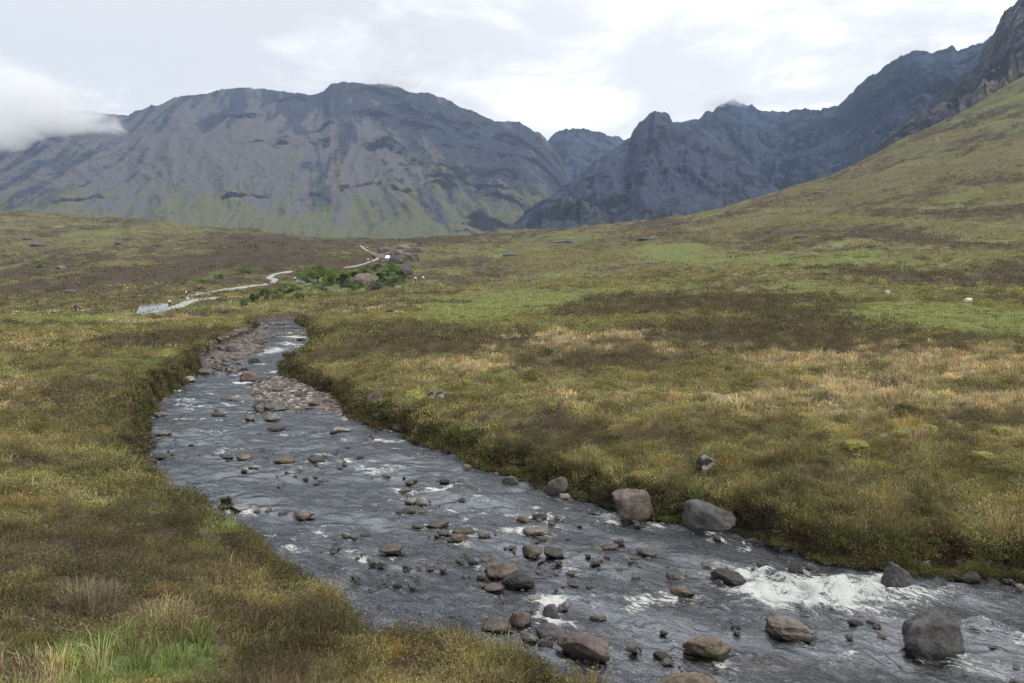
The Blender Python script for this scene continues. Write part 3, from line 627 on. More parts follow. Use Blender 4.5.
for u, v, w, h, kd, lab in [
 (360,281,34,17,'P','broad purplish crag behind the shrubs in the gorge'), (372,287,14,8,'P','purplish rock low in the gorge between the shrubs'), (344,283,12,12,'D','dark crag beside the bright green trees'),
 (404,269,20,15,'D','black cliff beside the lowest waterfall'), (395,260,16,11,'D','dark cliff at the head of the waterfall'), (386,262,12,6,'G','grey rock shelf left of the waterfall'),
 (402,247,16,6,'T','pale pinkish rocks on the gorge skyline'), (417,250,20,6,'B','brown rock shelf right of the gorge skyline'), (384,250,14,6,'G','grey rocky step under the upper path'), (378,256,14,5,'P','reddish rock beside the upper path bend'),
 (396,252,16,6,'P','pinkish broken rock below the gorge skyline'), (407,254,12,5,'T','pale broken rock right of the pinkish one below the gorge skyline'), (382,266,12,6,'P','reddish rock between the path and the small waterfall'),
 (412,257,14,8,'D','dark rock face right of the upper falls'),
 (390,254,12,5,'P','reddish ledge above the waterfall'), (396,270,8,6,'T','pale rock lip beside the lowest pool'), (328,287,8,7,'L','pale rock beside the small white path patch'), (398,287,7,3,'L','whitish flat rock below the gorge shrubs'),
 (27,238,9,5,'D','dark outcrop high on the far left moor'), (36,244,22,7,'G','long grey outcrop on the far left moor'), (58,267,12,7,'G','grey rock in the left gully'), (66,291,17,4,'D','low dark rock on the flat left of the walkers'),
 (116,243,8,5,'D','dark rock on the brown slope above the left gully'), (180,253,7,3,'D','small dark rock alone on the brown slope'), (155,264,8,2,'D','thin dark ledge on the lower brown slope'),
 (510,254,17,6,'G','grey outcrop just below the skyline saddle'), (563,241,22,5,'D','dark broken outcrop below the moor skyline'), (648,238,26,5,'G','long grey outcrop on the middle hillside'),
 (802,237,16,2,'D','dark peat-edged slab on the right hillside'), (602,313,5,4,'G','small grey rock beside yellow moss at mid slope'), (870,330,7,3,'D','dark stone at the edge of the green pasture'), (660,270,4,3,'D','small dark rock on the pale green strip'),
 ]: land_rock(u, v, w, h, kd, lab, 'rock_outcrop', 'outcrop', None, 14, .2, .7, 4, lo=60)

def scatter(n, P, seed, dmax=0.0):
    r = np.random.default_rng(seed); P = np.asarray(P); out = []
    lo, hi = P.min(0), P.max(0)
    while len(out) < n:
        q = r.uniform(lo, hi, (400, 2)); d = poly_d(q[:, 0], q[:, 1], P)
        out += [tuple(a) for a in q[d < dmax]]
    return out[:n]
protos = {k: [rock_shape(50 + 13 * j + ord(k), 3, 8, .09) for j in range(3)] for k in 'PGTLB'}
def small_rocks(pts, s0, s1, lab, group, seed, flat=.55, kinds='PGTLB', kdist=None):
    r = random.Random(seed); meshes = {}
    for x, y in pts:
        kd = r.choice(kinds); j = r.randrange(3); key = (kd, j)
        gz = float(ground(np.array([x]), np.array([y]))[0]); zb = max(gz, zw(y) - .05)
        sc = s0 + (s1 - s0) * r.random() ** 2.2
        if key not in meshes:
            V, T = protos[kd][j]; o = mesh_np('cobble', V, T, RM[kd], None, {'wet': ss(-.05, -.35, V[:, 2])}); meshes[key] = o
        else:
            o = meshes[key].copy(); C.objects.link(o)
        o.scale = (sc, sc * r.uniform(.6, .9), sc * flat * r.uniform(.7, 1.2)); o.rotation_euler = (0, 0, r.uniform(0, 6.28)); o.location = (x, y, zb + sc * .12)
        tag(o, lab, 'cobble', group)
small_rocks(scatter(88, BAR, 1), .10, .42, 'one of many pinkish and grey cobbles heaped on the gravel bar', 'cobbles on the gravel bar', 1, kinds='PGTLBT')
small_rocks(scatter(70, BEACH, 2), .16, .75, 'one of many brown and grey cobbles on the left bank beach', 'cobbles on the left beach', 2, kinds='PGBGB')
def along(seq, n, off0, off1, seed):
    # off0..off1: how far onto the land (negative = in the water)
    r = np.random.default_rng(seed); seq = np.array(seq); L = np.r_[0, np.cumsum(np.hypot(*np.diff(seq, axis=0).T))]; out = []
    for i in range(n):
        s = r.uniform(0, L[-1]); x = np.interp(s, L, seq[:, 0]); y = np.interp(s, L, seq[:, 1]); o_ = r.uniform(off0, off1); out.append((x + o_ * .45, y + o_ * .9))
    return out
foot = along([unz(u, v) for u, v in RIGHT[9:25]], 40, -.35, .02, 4)
small_rocks(foot, .08, .26, 'one of the small dark stones lining the foot of the right bank', 'stones along the right bank', 5, kinds='BGPB')
def gravel(name, pts, s0, s1, seed, lab, mat, lift=-.06):
    r = np.random.default_rng(seed); V1, T1 = ICO[2]; n = len(pts); P = np.array(pts)
    gz = ground(P[:, 0], P[:, 1]); zb = np.maximum(gz, zw(P[:, 1]) + lift)
    s = s0 + (s1 - s0) * r.random(n) ** 2; a = r.uniform(0, 6.28, n); sc = np.stack([s, s * r.uniform(.6, .9, n), s * r.uniform(.35, .6, n)], -1)
    nv = len(V1); V = V1[None] * (1 + .22 * r.normal(size=(6, nv, 1)))[r.integers(0, 6, n)] * sc[:, None, :]
    ca, sa = np.cos(a)[:, None], np.sin(a)[:, None]
    V = np.stack([V[..., 0] * ca - V[..., 1] * sa, V[..., 0] * sa + V[..., 1] * ca, V[..., 2]], -1) + np.stack([P[:, 0], P[:, 1], zb + s * .15], -1)[:, None, :]
    T = T1[None] + (np.arange(n) * nv)[:, None, None]
    base = np.array([(.19, .155, .135), (.15, .145, .14), (.25, .215, .18), (.34, .325, .30), (.12, .10, .085)])[r.integers(0, 5, n)] * r.uniform(.7, 1.2, (n, 1))
    tag(mesh_np(name, V.reshape(-1, 3), T.reshape(-1, 3), mat, np.repeat(base, nv, 0), smooth=False), lab, 'gravel', kind='stuff')
def m_grav():
    m, nt, out = newmat('gravel_stone'); princ(nt, out, attr(nt, 'col').outputs['Color'], .85); return m
pb = []; r_ = np.random.default_rng(21)
for rx, ry, rad, hh in ROCKS:
    for k in range(r_.integers(0, 4)):
        a = r_.uniform(0, 6.28); q = rad * r_.uniform(.9, 2.4) + .08; pb.append((rx + math.cos(a) * q * 1.4, ry + math.sin(a) * q * .8))
q = np.stack([r_.uniform(-25, 12, 60000), r_.uniform(9, 112, 60000)], -1); dq = river_d(q[:, 0], q[:, 1]); cq = fbm(q[:, 0], q[:, 1], 4.5, 3, 640)
q = q[(dq < -.2) & (cq > .22)][:330]; pb += [tuple(a) for a in q]
qf = np.stack([r_.uniform(-45, -18, 30000), r_.uniform(48, 112, 30000)], -1); dq = river_d(qf[:, 0], qf[:, 1]); qf = qf[(dq < -.2) & (fbm(qf[:, 0], qf[:, 1], 9, 3, 641) > .02)][:300]
GP = scatter(2200, BAR, 8, .35) + scatter(1700, BEACH, 9, .35) + along([unz(u, v) for u, v in RIGHT[6:25]], 500, -.4, .03, 10) + along([(x + .3, y) for x, y in L_w[3:10]], 300, .0, .6, 12)
gravel('river_gravel', pb, .035, .13, 6, 'small wet stones breaking the water between the boulders', m_rock('wet_gravel', (.16, .14, .125), rough=.45, wet=False), .02)
gravel('river_gravel', [tuple(a) for a in qf], .10, .42, 7, 'wet brown stones scattered through the far riffles', m_rock('riffle_stone', (.20, .175, .15), rough=.5, wet=False), .03)
gravel('gravel', GP, .03, .14, 3, 'pinkish and grey gravel of the bar, the beach and the bank foot', m_grav())

# ------------------------------------------------------------------ water
FO = [ (285,336,22,3,.5),(295,345,18,3,.45),(262,350,22,3,.45),(225,375,30,2.5,.45),(205,385,30,2.5,.4),(180,400,24,2.5,.4),(240,384,20,2,.35),(180,455,20,3,.3),(300,440,24,2.5,.35),(330,445,18,2.5,.35),(420,455,18,3,.35),(490,500,20,4,.35),(450,510,20,4,.3),(300,470,20,3,.3),(430,490,24,4,.3),(330,500,24,4,.3),(400,535,20,4,.25),(720,562,26,6,.4),(745,572,20,7,.5),(690,575,20,6,.3),(770,598,30,8,.6),(900,620,30,6,.3),(840,560,30,5,.3),(790,583,40,13,.72),(830,597,55,15,.80),(872,584,38,11,.66),(760,575,10,10,.6),(905,600,40,10,.5),(950,590,24,6,.4),(870,612,50,6,.45),
 (978,625,24,7,.75),(1005,634,14,6,.5),(1020,642,10,6,.5),(800,606,35,8,.6),(730,590,14,5,.35),
 (600,516,22,6,.55),(612,522,14,6,.4),(510,533,26,5,.65),(468,546,18,4,.5),(565,531,16,6,.4),(556,601,18,7,.6),(541,612,8,12,.65),(553,624,16,4,.5),(590,600,22,4,.4),(622,596,14,4,.4),(650,597,20,4,.3),
 (568,571,12,7,.5),(598,573,20,3,.5),(655,525,14,5,.35),(690,528,14,4,.35),(700,598,18,4,.45),(648,507,14,3,.7),(662,514,10,3,.6),
 (396,468,24,4,.6),(382,471,14,3,.5),(405,497,12,4,.3),(398,519,12,4,.4),(425,549,16,4,.3),(366,556,20,6,.4),(350,570,14,6,.35),(250,511,18,4,.45),(280,513,16,4,.5),(292,500,16,3,.3),(215,510,12,3,.5),(360,515,16,4,.35),(345,462,30,3,.45),(366,460,20,3,.4),
 (195,431,22,4,.55),(215,441,26,3,.4),(166,442,14,3,.45),(206,408,14,2.5,.4),(240,397,16,2.5,.4),(190,401,10,2.5,.35),(232,431,20,2.5,.35),(250,440,14,2.5,.3),(200,445,26,3,.3),(215,417,20,2,.3),(222,470,22,3,.3),(250,470,18,3,.25),(460,478,12,4,.3),(330,410,14,2,.3),(312,405,16,2.5,.35),
 (300,337,12,2.2,.6),(290,333,14,2,.5),(288,343,14,2,.55),(280,349,14,2,.6),(262,355,14,2,.5),(268,326,12,1.6,.45),(237,363,14,1.6,.5),(272,352,12,1.6,.6),(243,372,16,1.6,.3),
 (830,668,20,4,.35),(850,655,14,4,.3),(1000,655,14,3,.3),(640,628,20,4,.2),(570,660,14,3,.2),(750,655,12,3,.2)]
SHAL = [(900,650,110,22,.9),(740,660,110,24,1),(610,620,90,20,.7),(690,590,60,16,.7),(500,585,30,10,.7),(430,545,40,9,.5),(590,550,60,10,.4),(930,600,60,14,.3),(300,515,60,8,.25),(700,565,50,10,.5)]
def field(x, y, L):
    s = np.zeros(x.shape)
    for u, v, ru, rv, k in L:
        cx, cy = unz(u, v); _, yu = unz(u, v - rv); _, yd = unz(u, v + rv); rx = ru / F * cy; ry = (yu - yd) / 2
        sl = cx / cy
        s = s + k * np.exp(-(((x - cx - (y - cy) * sl) / rx) ** 2 + ((y - cy) / ry) ** 2))
    return s
def build_water():
    r = np.exp(np.arange(math.log(5.4), math.log(128), .0036)); t = (np.arange(-60, 1560, 1.7) - U0) / F
    Y = np.repeat(r[:, None], len(t), 1); X = Y * t; d = river_d(X, Y)
    c = Y * .0036
    keep = d < .75
    x, y = X[keep], Y[keep]; c = np.maximum(y * .0036, .02); dd = d[keep]
    fo = field(x, y, FO); sh = field(x, y, SHAL)
    wx = x + fbm(x, y, 1.5, 3, 401) * .5; wy = y + fbm(x, y, 1.5, 3, 402) * .5
    fl = wx * .85 - wy * .5; ac = wx * .5 + wy * .85        # along / across the flow
    near = ss(70, 20, y)
    zz = fbm(fl * .8, ac * 1.25, 2.2, 3, 403, cell=c) * .08 + fbm(wx, wy, .75, 4, 404, .62, cell=c) * .12
    turb = np.clip(fo, 0, 1.3)
    zz = zz + turb * (np.abs(fbm(fl * .6, ac * 1.2, .9, 4, 405, .6, cell=c)) * .50)
    gen = ss(.10, .42, fbm(wx * .9, wy * 1.3, 1.7, 4, 406, .65)) * ss(-.2, .2, fbm(x, y, 6, 2, 407)) * .75 * (1 + .35 * ss(22, 45, y)) + .07
    fr = np.zeros_like(x)
    for rx, ry, rad, hh in ROCKS:
        m = (np.abs(x - rx) < rad * 3 + .6) & (np.abs(y - ry) < rad * 4 + .8)
        if not m.any(): continue
        qx, qy = x[m] - rx, y[m] - ry; a = qx * .55 - qy * .83; b = qx * .83 + qy * .55
        tail = np.exp(-(b / (rad * .8)) ** 2) * ss(-rad * .2, rad, a) * ss(rad * 4 + .3, rad * .8, a) * .34
        q = np.hypot(qx, qy); ring = np.exp(-((q - rad * 1.05) / (.10 + rad * .12)) ** 2) * .30 * (a < rad * .3)
        fr[m] = np.maximum(fr[m], (tail + ring) * (1 if y.mean() else 1))
    strk = ridged(fl * .45, ac * 1.6, 1.1, 4, 411, .6); fo = fo * (.60 + .80 * strk + .3 * fbm(x, y, 1.2, 2, 412))
    k = np.abs(fbm(x, y, 3.1, 2, 408)) * 2.2
    foam = fo + fr * 1.5 * np.clip(.35 + k, 0, 1.1) + gen + fbm(wx, wy, .5, 3, 409) * .12
    foam *= ss(.5, -.1, dd) * .9 + .1
    zf = zw(y) + zz * ss(.8, -.2, dd)
    idx = -np.ones(X.shape, int); idx[keep] = np.arange(keep.sum()); q = grid_idx(*X.shape); qi = idx.ravel()[q]; qi = qi[(qi >= 0).all(1)]
    tag(mesh_np('river_water', np.stack([x, y, zf], -1), qi[:, ::-1], M_W, None, {'foam': foam, 'shallow': np.clip(sh + ss(-.7, -.1, dd) * .5, 0, 1)}), kind='structure')
build_water()

# ------------------------------------------------------------------ grasses and heather as real blades
def veg(name, lab, cat, want, zones, seed, style):
    r = np.random.default_rng(seed); VV = []; TT = []; CC = []; nv = 0
    for (D0, D1, dens, nb, hgt, wid, rad) in zones:
        tmin, tmax = -.80, .80; area = (tmax - tmin) / 2 * (D1 ** 2 - D0 ** 2); n = int(area * dens)
        y = np.sqrt(r.uniform(D0 ** 2, D1 ** 2, n)); x = y * r.uniform(tmin, tmax, n)
        z, d = ground(x, y, want_d=True)
        ok = d > .12
        if D0 < 130:
            m = (y < 130)
            b = np.full(n, 9.); b[m] = poly_d(x[m], y[m], BEACH); ok &= b > .0
            b[m] = poly_d(x[m], y[m], BAR); ok &= b > .1
        W = kinds_at(x, y, d); B = blend(W, 4.0)
        B = np.where(y > 50, blend(W, 9.0), B); kk = (B.cumsum(0) > r.random(n)[None]).argmax(0)
        ok &= np.isin(kk, want)
        ok &= ~PATHMASK(x, y)
        x, y, z, d, kk = x[ok], y[ok], z[ok], d[ok], kk[ok]; B = B[:, ok]; n = len(x)
        if n == 0: continue
        edge = ss(1.6, .2, d)
        col = (.5 * PAL[kk] + .5 * np.einsum('kn,kc->nc', B, PAL)) * 2.0
        hs = np.array([1.15, .85, .70, 1.2, .62])[kk] * r.uniform(.6, 1.35, n) * (1 + .5 * edge) * (.6 + 1.0 * ss(-.25, .45, fbm(x, y, 1.5, 3, 557)))
        tint = np.where(y > 50, r.uniform(.82, 1.2, n), r.uniform(.6, 1.42, n)) * (1 + .9 * fbm(x, y, 1.6, 2, 556))
        # flecks: reddish or yellow-green clumps
        q = fbm(x, y, .9, 2, 555); col = col * (1 + np.stack([np.clip(q, 0, 1) * .55, q * .2, -np.abs(q) * .25], -1))
        n2 = n * nb
        bx, by, bz = np.repeat(x, nb), np.repeat(y, nb), np.repeat(z, nb)
        H_ = hgt * np.repeat(hs, nb) * r.uniform(.55, 1.15, n2); ww = wid * r.uniform(.7, 1.3, n2)
        ang = r.uniform(0, 2 * np.pi, n2); rr = rad * np.sqrt(r.random(n2))
        ox, oy = np.cos(ang) * rr, np.sin(ang) * rr
        if style == 'grass':
            la = ang + r.normal(0, .8, n2); lean = r.uniform(.15, .75, n2)
            dx, dy = np.cos(la) * lean, np.sin(la) * lean
            pa = r.uniform(0, np.pi, n2); px, py = np.cos(pa) * ww, np.sin(pa) * ww
            b0 = np.stack([bx + ox * .7, by + oy * .7, bz - .02], -1); s = np.stack([px, py, 0 * px], -1)
            mid = b0 + np.stack([dx * .35 * H_, dy * .35 * H_, H_ * .62], -1); tip = b0 + np.stack([dx * H_, dy * H_, H_ * (1 - .35 * lean)], -1)
            V = np.stack([b0 - s, b0 + s, mid - s * .7, mid + s * .7, tip], 1); nvb = 5; tri = np.array([(0, 1, 3), (0, 3, 2), (2, 3, 4)])
        else:
            # woody domes: little sprigs pointing outwards through a rounded clump
            f = rr / rad; dome = np.sqrt(np.clip(1 - f ** 2, 0, 1)); hz = H_ * dome * r.uniform(.25, 1.05, n2)
            c0 = np.stack([bx + ox, by + oy, bz + hz], -1)
            dirn = np.stack([ox / rad + r.normal(0, .5, n2), oy / rad + r.normal(0, .5, n2), .7 + r.normal(0, .4, n2)], -1); dirn /= np.linalg.norm(dirn, axis=1)[:, None]
            sd = r.normal(size=(n2, 3)); sd -= (sd * dirn).sum(1)[:, None] * dirn; sd /= np.linalg.norm(sd, axis=1)[:, None]
            L = ww * 3.6
            V = np.stack([c0 - sd * ww[:, None] * .6, c0 + sd * ww[:, None] * .6, c0 + dirn * L[:, None] + sd * ww[:, None] * .5, c0 + dirn * L[:, None] - sd * ww[:, None] * .5], 1); nvb = 4; tri = np.array([(0, 1, 2), (0, 2, 3)])
        c = np.repeat(col * tint[:, None], nb, 0) * r.uniform(.65, 1.45, (n2, 1))
        if style != 'grass':
            gsel = r.random(n2) < .35; c[gsel] = c[gsel] * (.9, 1.32, .75)
        VV.append(V.reshape(-1, 3)); TT.append((tri[None] + (np.arange(n2) * nvb)[:, None, None]).reshape(-1, 3) + nv); nv += n2 * nvb
        CC.append(np.repeat(c, nvb, 0))
    V = np.concatenate(VV)
    o = mesh_np(name, V, np.concatenate(TT), M_V, np.concatenate(CC), smooth=False)
    tag(o, lab, cat, kind='stuff'); print(name, len(V))

# ------------------------------------------------------------------ footpath
PATHS = []
def path(pts, width, lo=60):
    P = [];
    for i in range(len(pts) - 1):
        for k in range(8):
            u = pts[i][0] + (pts[i + 1][0] - pts[i][0]) * k / 8; v = pts[i][1] + (pts[i + 1][1] - pts[i][1]) * k / 8; P.append(hit(u, v, lo)[:2])
    P.append(hit(*pts[-1], lo)[:2]); P = np.array(P)
    for _ in range(3): P[1:-1] = (P[:-2] + 2 * P[1:-1] + P[2:]) / 4
    PATHS.append((P, width)); T = np.gradient(P, axis=0); T /= np.linalg.norm(T, axis=1)[:, None] + 1e-9; N = np.stack([-T[:, 1], T[:, 0]], -1)
    wv = width * (1 + .35 * fbm(np.arange(len(P)) * 1., np.zeros(len(P)), 5, 2, 3))
    offs = np.linspace(-.5, .5, 7); X = P[:, 0, None] + N[:, 0, None] * offs * wv[:, None]; Y = P[:, 1, None] + N[:, 1, None] * offs * wv[:, None]
    zc = ground(X, Y); zc = np.maximum(zc, zc.mean(1, keepdims=True) - .05) + .16
    zc[:, 0] -= .4; zc[:, -1] -= .4
    o = mesh_np('path', np.stack([X, Y, zc], -1).reshape(-1, 3), grid_idx(*X.shape), M_PATH); tag(o, kind='structure')
M_PATH = m_plain('path_gravel', (.34, .33, .31), .9, .25, 3)
path([(-40, 312.5), (0, 312), (30, 311.5), (62, 311), (92, 311)], 1.9)
path([(160, 312), (172, 309), (182, 305), (190, 301), (205, 299), (222, 298)], 2.8)
path([(184, 297.5), (192, 295.5), (205, 293), (225, 290), (245, 287), (262, 285), (272, 283), (276, 280), (268, 278), (275, 274), (292, 271.5)], 2.5)
path([(344, 268), (358, 266), (370, 262), (378, 259), (374, 254), (366, 250), (361, 246)], 1.9, 200)
path([(296, 281), (304, 282), (311, 285)], 3.2)
def PATHMASK(x, y):
    m = np.zeros(x.shape, bool); far = y > 80
    if not far.any(): return m
    for P, w in PATHS:
        d = seg_dist(x[far], y[far], [tuple(p) for p in P[::2]], False); m[far] |= d < w * .5 + .9
    return m

veg('grass', 'tussocky green and straw grass over both banks and the moor', 'grass', [1, 2, 3, 4],
    [(4.2, 8, 110, 34, .24, .0036, .13), (8, 14, 70, 26, .25, .0052, .14), (14, 26, 32, 18, .26, .009, .18), (26, 55, 10, 13, .26, .016, .26), (55, 110, 2.8, 10, .30, .034, .45), (110, 210, .7, 8, .36, .06, .8), (210, 400, .14, 8, .40, .10, 1.3)], 1, 'grass')
veg('heather', 'brown and dark green heather in low clumps over the moor', 'heather', [0, 1],
    [(4.2, 8, 45, 150, .20, .0050, .20), (8, 14, 38, 110, .24, .0070, .22), (14, 26, 16, 80, .30, .011, .27), (26, 55, 5.5, 45, .38, .020, .38), (55, 110, 1.5, 30, .48, .045, .6), (110, 210, .28, 22, .60, .085, 1.0), (210, 400, .05, 18, .75, .15, 1.7), (400, 850, .012, 14, .9, .26, 2.6)], 2, 'heath')

# bank fringe: heather and grass hanging over both edges
def fringe():
    r = np.random.default_rng(77); P = []
    for seq in (L_w, R_w):
        for (ax, ay), (bx, by) in zip(seq[:-1], seq[1:]):
            k = int(math.hypot(bx - ax, by - ay) * 950 / max((ay + by) / 30, 1)); f = r.random(k); a = r.uniform(0, 6.28, k); q = 1.1 * np.sqrt(r.random(k)); P.append(np.stack([ax + (bx - ax) * f + np.cos(a) * q, ay + (by - ay) * f + np.sin(a) * q], -1))
    x, y = np.concatenate(P).T; n = len(x); z, d = ground(x, y, want_d=True)
    ok = (d > -.12) & (d < .75) & (r.random(n) < np.where(d < .45, 1, .45)) & (poly_d(x, y, BEACH) > .1); x, y, z, d = x[ok], y[ok], z[ok], d[ok]; n = len(x); nb = 24
    e_ = .15; gx = river_d(x + e_, y) - river_d(x - e_, y); gy = river_d(x, y + e_) - river_d(x, y - e_); gl = np.hypot(gx, gy) + 1e-6; ov = r.uniform(0, .38, n) * ss(.8, .1, d); x = x - gx / gl * ov; y = y - gy / gl * ov; z = np.maximum(z - ov * .25, zw(y) + .06)
    sc = np.clip(y / 22, .5, 3.2); n2 = n * nb; rp = lambda a: np.repeat(a, nb)
    rad = .16 * rp(sc) ** .5; cn = fbm(x, y, 1.0, 3, 901, .6); cn2 = fbm(x, y, 1.7, 3, 902); hz = r.uniform(-.04, .34, n2) * rp(np.clip(.35 + 1.5 * cn, .05, 1.3)) * rp(sc) ** .4; w = .0105 * rp(np.maximum(sc, .45)) * r.uniform(.7, 1.3, n2)
    a = r.uniform(0, 6.28, n2); q = np.sqrt(r.random(n2)); c0 = np.stack([rp(x) + np.cos(a) * q * rad, rp(y) + np.sin(a) * q * rad, rp(z) + hz], -1)
    dn = r.normal(size=(n2, 3)) * .6 + (0, 0, .25); dn /= np.linalg.norm(dn, axis=1)[:, None]; sd = r.normal(size=(n2, 3)); sd -= (sd * dn).sum(1)[:, None] * dn; sd /= np.linalg.norm(sd, axis=1)[:, None]
    s = sd * w[:, None]; V = np.stack([c0 - s, c0 + s, c0 + dn * w[:, None] * 7], 1)
    base = np.array([(.080, .062, .040), (.13, .13, .045), (.10, .125, .040), (.20, .165, .085), (.085, .070, .042), (.060, .050, .034)])[np.clip(((cn2 * 1.6 + .5 + r.normal(0, .16, n)) * 6).astype(int), 0, 5)]
    c = rp(base.reshape(n, 3)[:, 0]), rp(base[:, 1]), rp(base[:, 2]); c = np.stack(c, -1) * r.uniform(.6, 1.4, (n2, 1))
    tag(mesh_np('bank_heather', V.reshape(-1, 3), np.arange(n2 * 3).reshape(-1, 3), M_V, np.repeat(c, 3, 0), smooth=False), 'dark heather and grass overhanging both river banks', 'heather', kind='stuff'); print('fringe', n2)
fringe()

# ------------------------------------------------------------------ yellow moss hummocks
MOSS = m_plain('yellow_moss', (.18, .17, .045), .95, .45, 14)
for u, v, w, h, lab in [(552,410,9,6,'bright yellow moss hummock above the right bank, left of two'), (571,409,8,5,'paler yellow moss hummock above the right bank, right of two'), (519,399,8,4,'yellow moss hummock nearest the white-flecked rocks'),
                        (804,421,15,5,'flat yellow moss cushion below the dry grass'), (858,451,22,7,'largest yellow moss cushion with a dark side, by the bare patch'), (930,434,18,5,'yellow moss cushion right of the dark heather'),
                        (1005,438,18,5,'yellow moss cushion near the right edge, the upper of two'), (985,462,20,5,'yellow moss cushion near the right edge, the lower of two'), (467,385,9,3,'small olive moss cushion above the river tip'), (902,438,10,4,'small yellow moss cushion right of the bare stones')]:
    x, D, z = hit(u, v + h * .3); W = w / F * D
    V, T = rock_shape(int(u), 4, 0, .16); V = V * (W * .5, W * .42, max(h / F * D * .8, .3 * W)); V[:, 2] += .10
    rr_ = np.random.default_rng(int(u)); V *= (1 + .05 * rr_.normal(size=(len(V), 1)))
    o = mesh_np('moss_cushion', V, T, MOSS); o.location = (x, D + W * .3, z + .01); tag(o, lab, 'moss', 'moss cushions on the moor')

# ------------------------------------------------------------------ straw tufts standing out of the near bank
def tuft(x, y, z, n, hgt, rad, col, lab, seed, name='grass_tuft', w=.004, parent=None):
    r = np.random.default_rng(seed); a = r.uniform(0, 6.28, n); q = rad * np.sqrt(r.random(n)); la = a + r.normal(0, .6, n); ln = r.uniform(.1, .8, n); h = hgt * r.uniform(.5, 1.1, n)
    b = np.stack([np.cos(a) * q, np.sin(a) * q, 0 * a - .03], -1); s = np.stack([np.cos(la + 1.57), np.sin(la + 1.57), 0 * a], -1) * w
    mid = b + np.stack([np.cos(la) * ln * .35 * h, np.sin(la) * ln * .35 * h, h * .62], -1); tip = b + np.stack([np.cos(la) * ln * h, np.sin(la) * ln * h, h * (1 - .3 * ln)], -1)
    V = np.stack([b - s, b + s, mid - s * .7, mid + s * .7, tip], 1); tri = np.array([(0, 1, 3), (0, 3, 2), (2, 3, 4)])
    c = np.repeat(np.array(col)[None] * r.uniform(.7, 1.35, (n, 1)), 5, 0)
    o = mesh_np(name, V.reshape(-1, 3), (tri[None] + (np.arange(n) * 5)[:, None, None]).reshape(-1, 3), M_V, c, smooth=False); o.location = (x, y, z)
    if parent is None and lab: tag(o, lab, 'grass tuft', 'tufts on the near bank')
    return o
STR = (.27, .23, .15)
for u, v, h, rad, col, lab in [(85,605,.34,.25,STR,'tall straw tuft left of the dark heather on the near bank'), (95,612,.3,.3,STR,'straw tuft nearest the left edge of the near bank'), (240,622,.28,.28,(.30,.25,.15),'pale straw tuft above the bright grass of the near bank'),
                               (185,618,.16,.22,(.26,.17,.10),'flattened orange-brown tuft in the middle of the near bank'), (165,594,.16,.18,(.28,.17,.09),'small orange-brown tuft above the flattened one'), (455,652,.30,.26,(.30,.25,.13),'straw tuft on the near bank just left of the smooth brown stone'),
                               (490,655,.30,.24,(.27,.22,.12),'straw tuft on the near bank right below the smooth brown stone'), (575,668,.2,.3,(.09,.14,.03),'bright green tuft at the water by the pinkish slab'), (385,625,.22,.15,(.25,.2,.11),'thin straw tuft in the notch of the near bank')]:
    x, D, z = hit(u, v); tuft(x, D, z, 320, h, rad, col, lab, int(u))
hump = [o for o in C.objects if o.get('label', '').startswith('dark hump')][0]
o = tuft(0, 0, .16, 260, .22, .13, (.06, .055, .03), None, 5, w=.006, parent=hump); o.parent = hump; o.name = 'grass_tuft'

# ------------------------------------------------------------------ trees of the gorge
BARK = m_plain('bark', (.12, .10, .08), .9, .3, 12)
def tree_meshes(seed, n=1500):
    r = np.random.default_rng(seed); cl = r.normal(size=(16, 3)) * (.30, .30, .22) + (0, 0, .62); cl[:, 2] = np.clip(cl[:, 2], .22, .95); rad = r.uniform(.13, .26, 16)
    k = r.integers(0, 16, n); d = r.normal(size=(n, 3)); d /= np.linalg.norm(d, axis=1)[:, None]; p = cl[k] + d * (rad[k] * r.uniform(.5, 1, n) ** .4)[:, None]; p[:, 2] = np.clip(p[:, 2], .03, 1.2)
    a = r.normal(size=(n, 3)); a /= np.linalg.norm(a, axis=1)[:, None]; b = np.cross(a, d); b /= np.linalg.norm(b, axis=1)[:, None] + 1e-9; s = .030 * r.uniform(.6, 1.4, (n, 1))
    V = np.stack([p - a * s, p + b * s, p + a * s, p - b * s], 1).reshape(-1, 3); T = np.arange(n * 4).reshape(-1, 4)
    sh = np.repeat(r.uniform(.6, 1.4, 16)[k] * r.uniform(.75, 1.25, n), 4)
    return V, T, sh, cl
def trunk_mesh(cl, name, parent, mat):
    bm = bmesh.new()
    def tube(a, b, r0, r1, n=7):
        a, b = Vector(a), Vector(b); q = (b - a).to_track_quat('Z', 'Y'); rings = []
        for k in range(4):
            f = k / 3; c = a.lerp(b, f) + Vector((math.sin(f * 3) * .02, math.cos(f * 4) * .02 - .02, 0)); rr = r0 + (r1 - r0) * f
            rings.append([bm.verts.new(c + q @ Vector((math.cos(6.283 * i / n) * rr, math.sin(6.283 * i / n) * rr, 0))) for i in range(n)])
        for k in range(3):
            for i in range(n): bm.faces.new((rings[k][i], rings[k][(i + 1) % n], rings[k + 1][(i + 1) % n], rings[k + 1][i]))
    tube((0, 0, -.1), (.02, .01, .45), .045, .025)
    for c in cl[:7]: tube((.01, 0, .12 + .25 * random.random()), c, .02, .006, 5)
    me = bpy.data.meshes.new(name); bm.to_mesh(me); bm.free(); me.materials.append(mat); return me
TM = [tree_meshes(s) for s in (3, 5, 9)]; TRK = [trunk_mesh(t[3], 'trunk', None, BARK) for t in TM]
LEAFC = {'bright': (.17, .235, .065), 'green': (.11, .155, .055), 'dark': (.035, .06, .022), 'grey': (.10, .135, .075)}
CROWN = {}
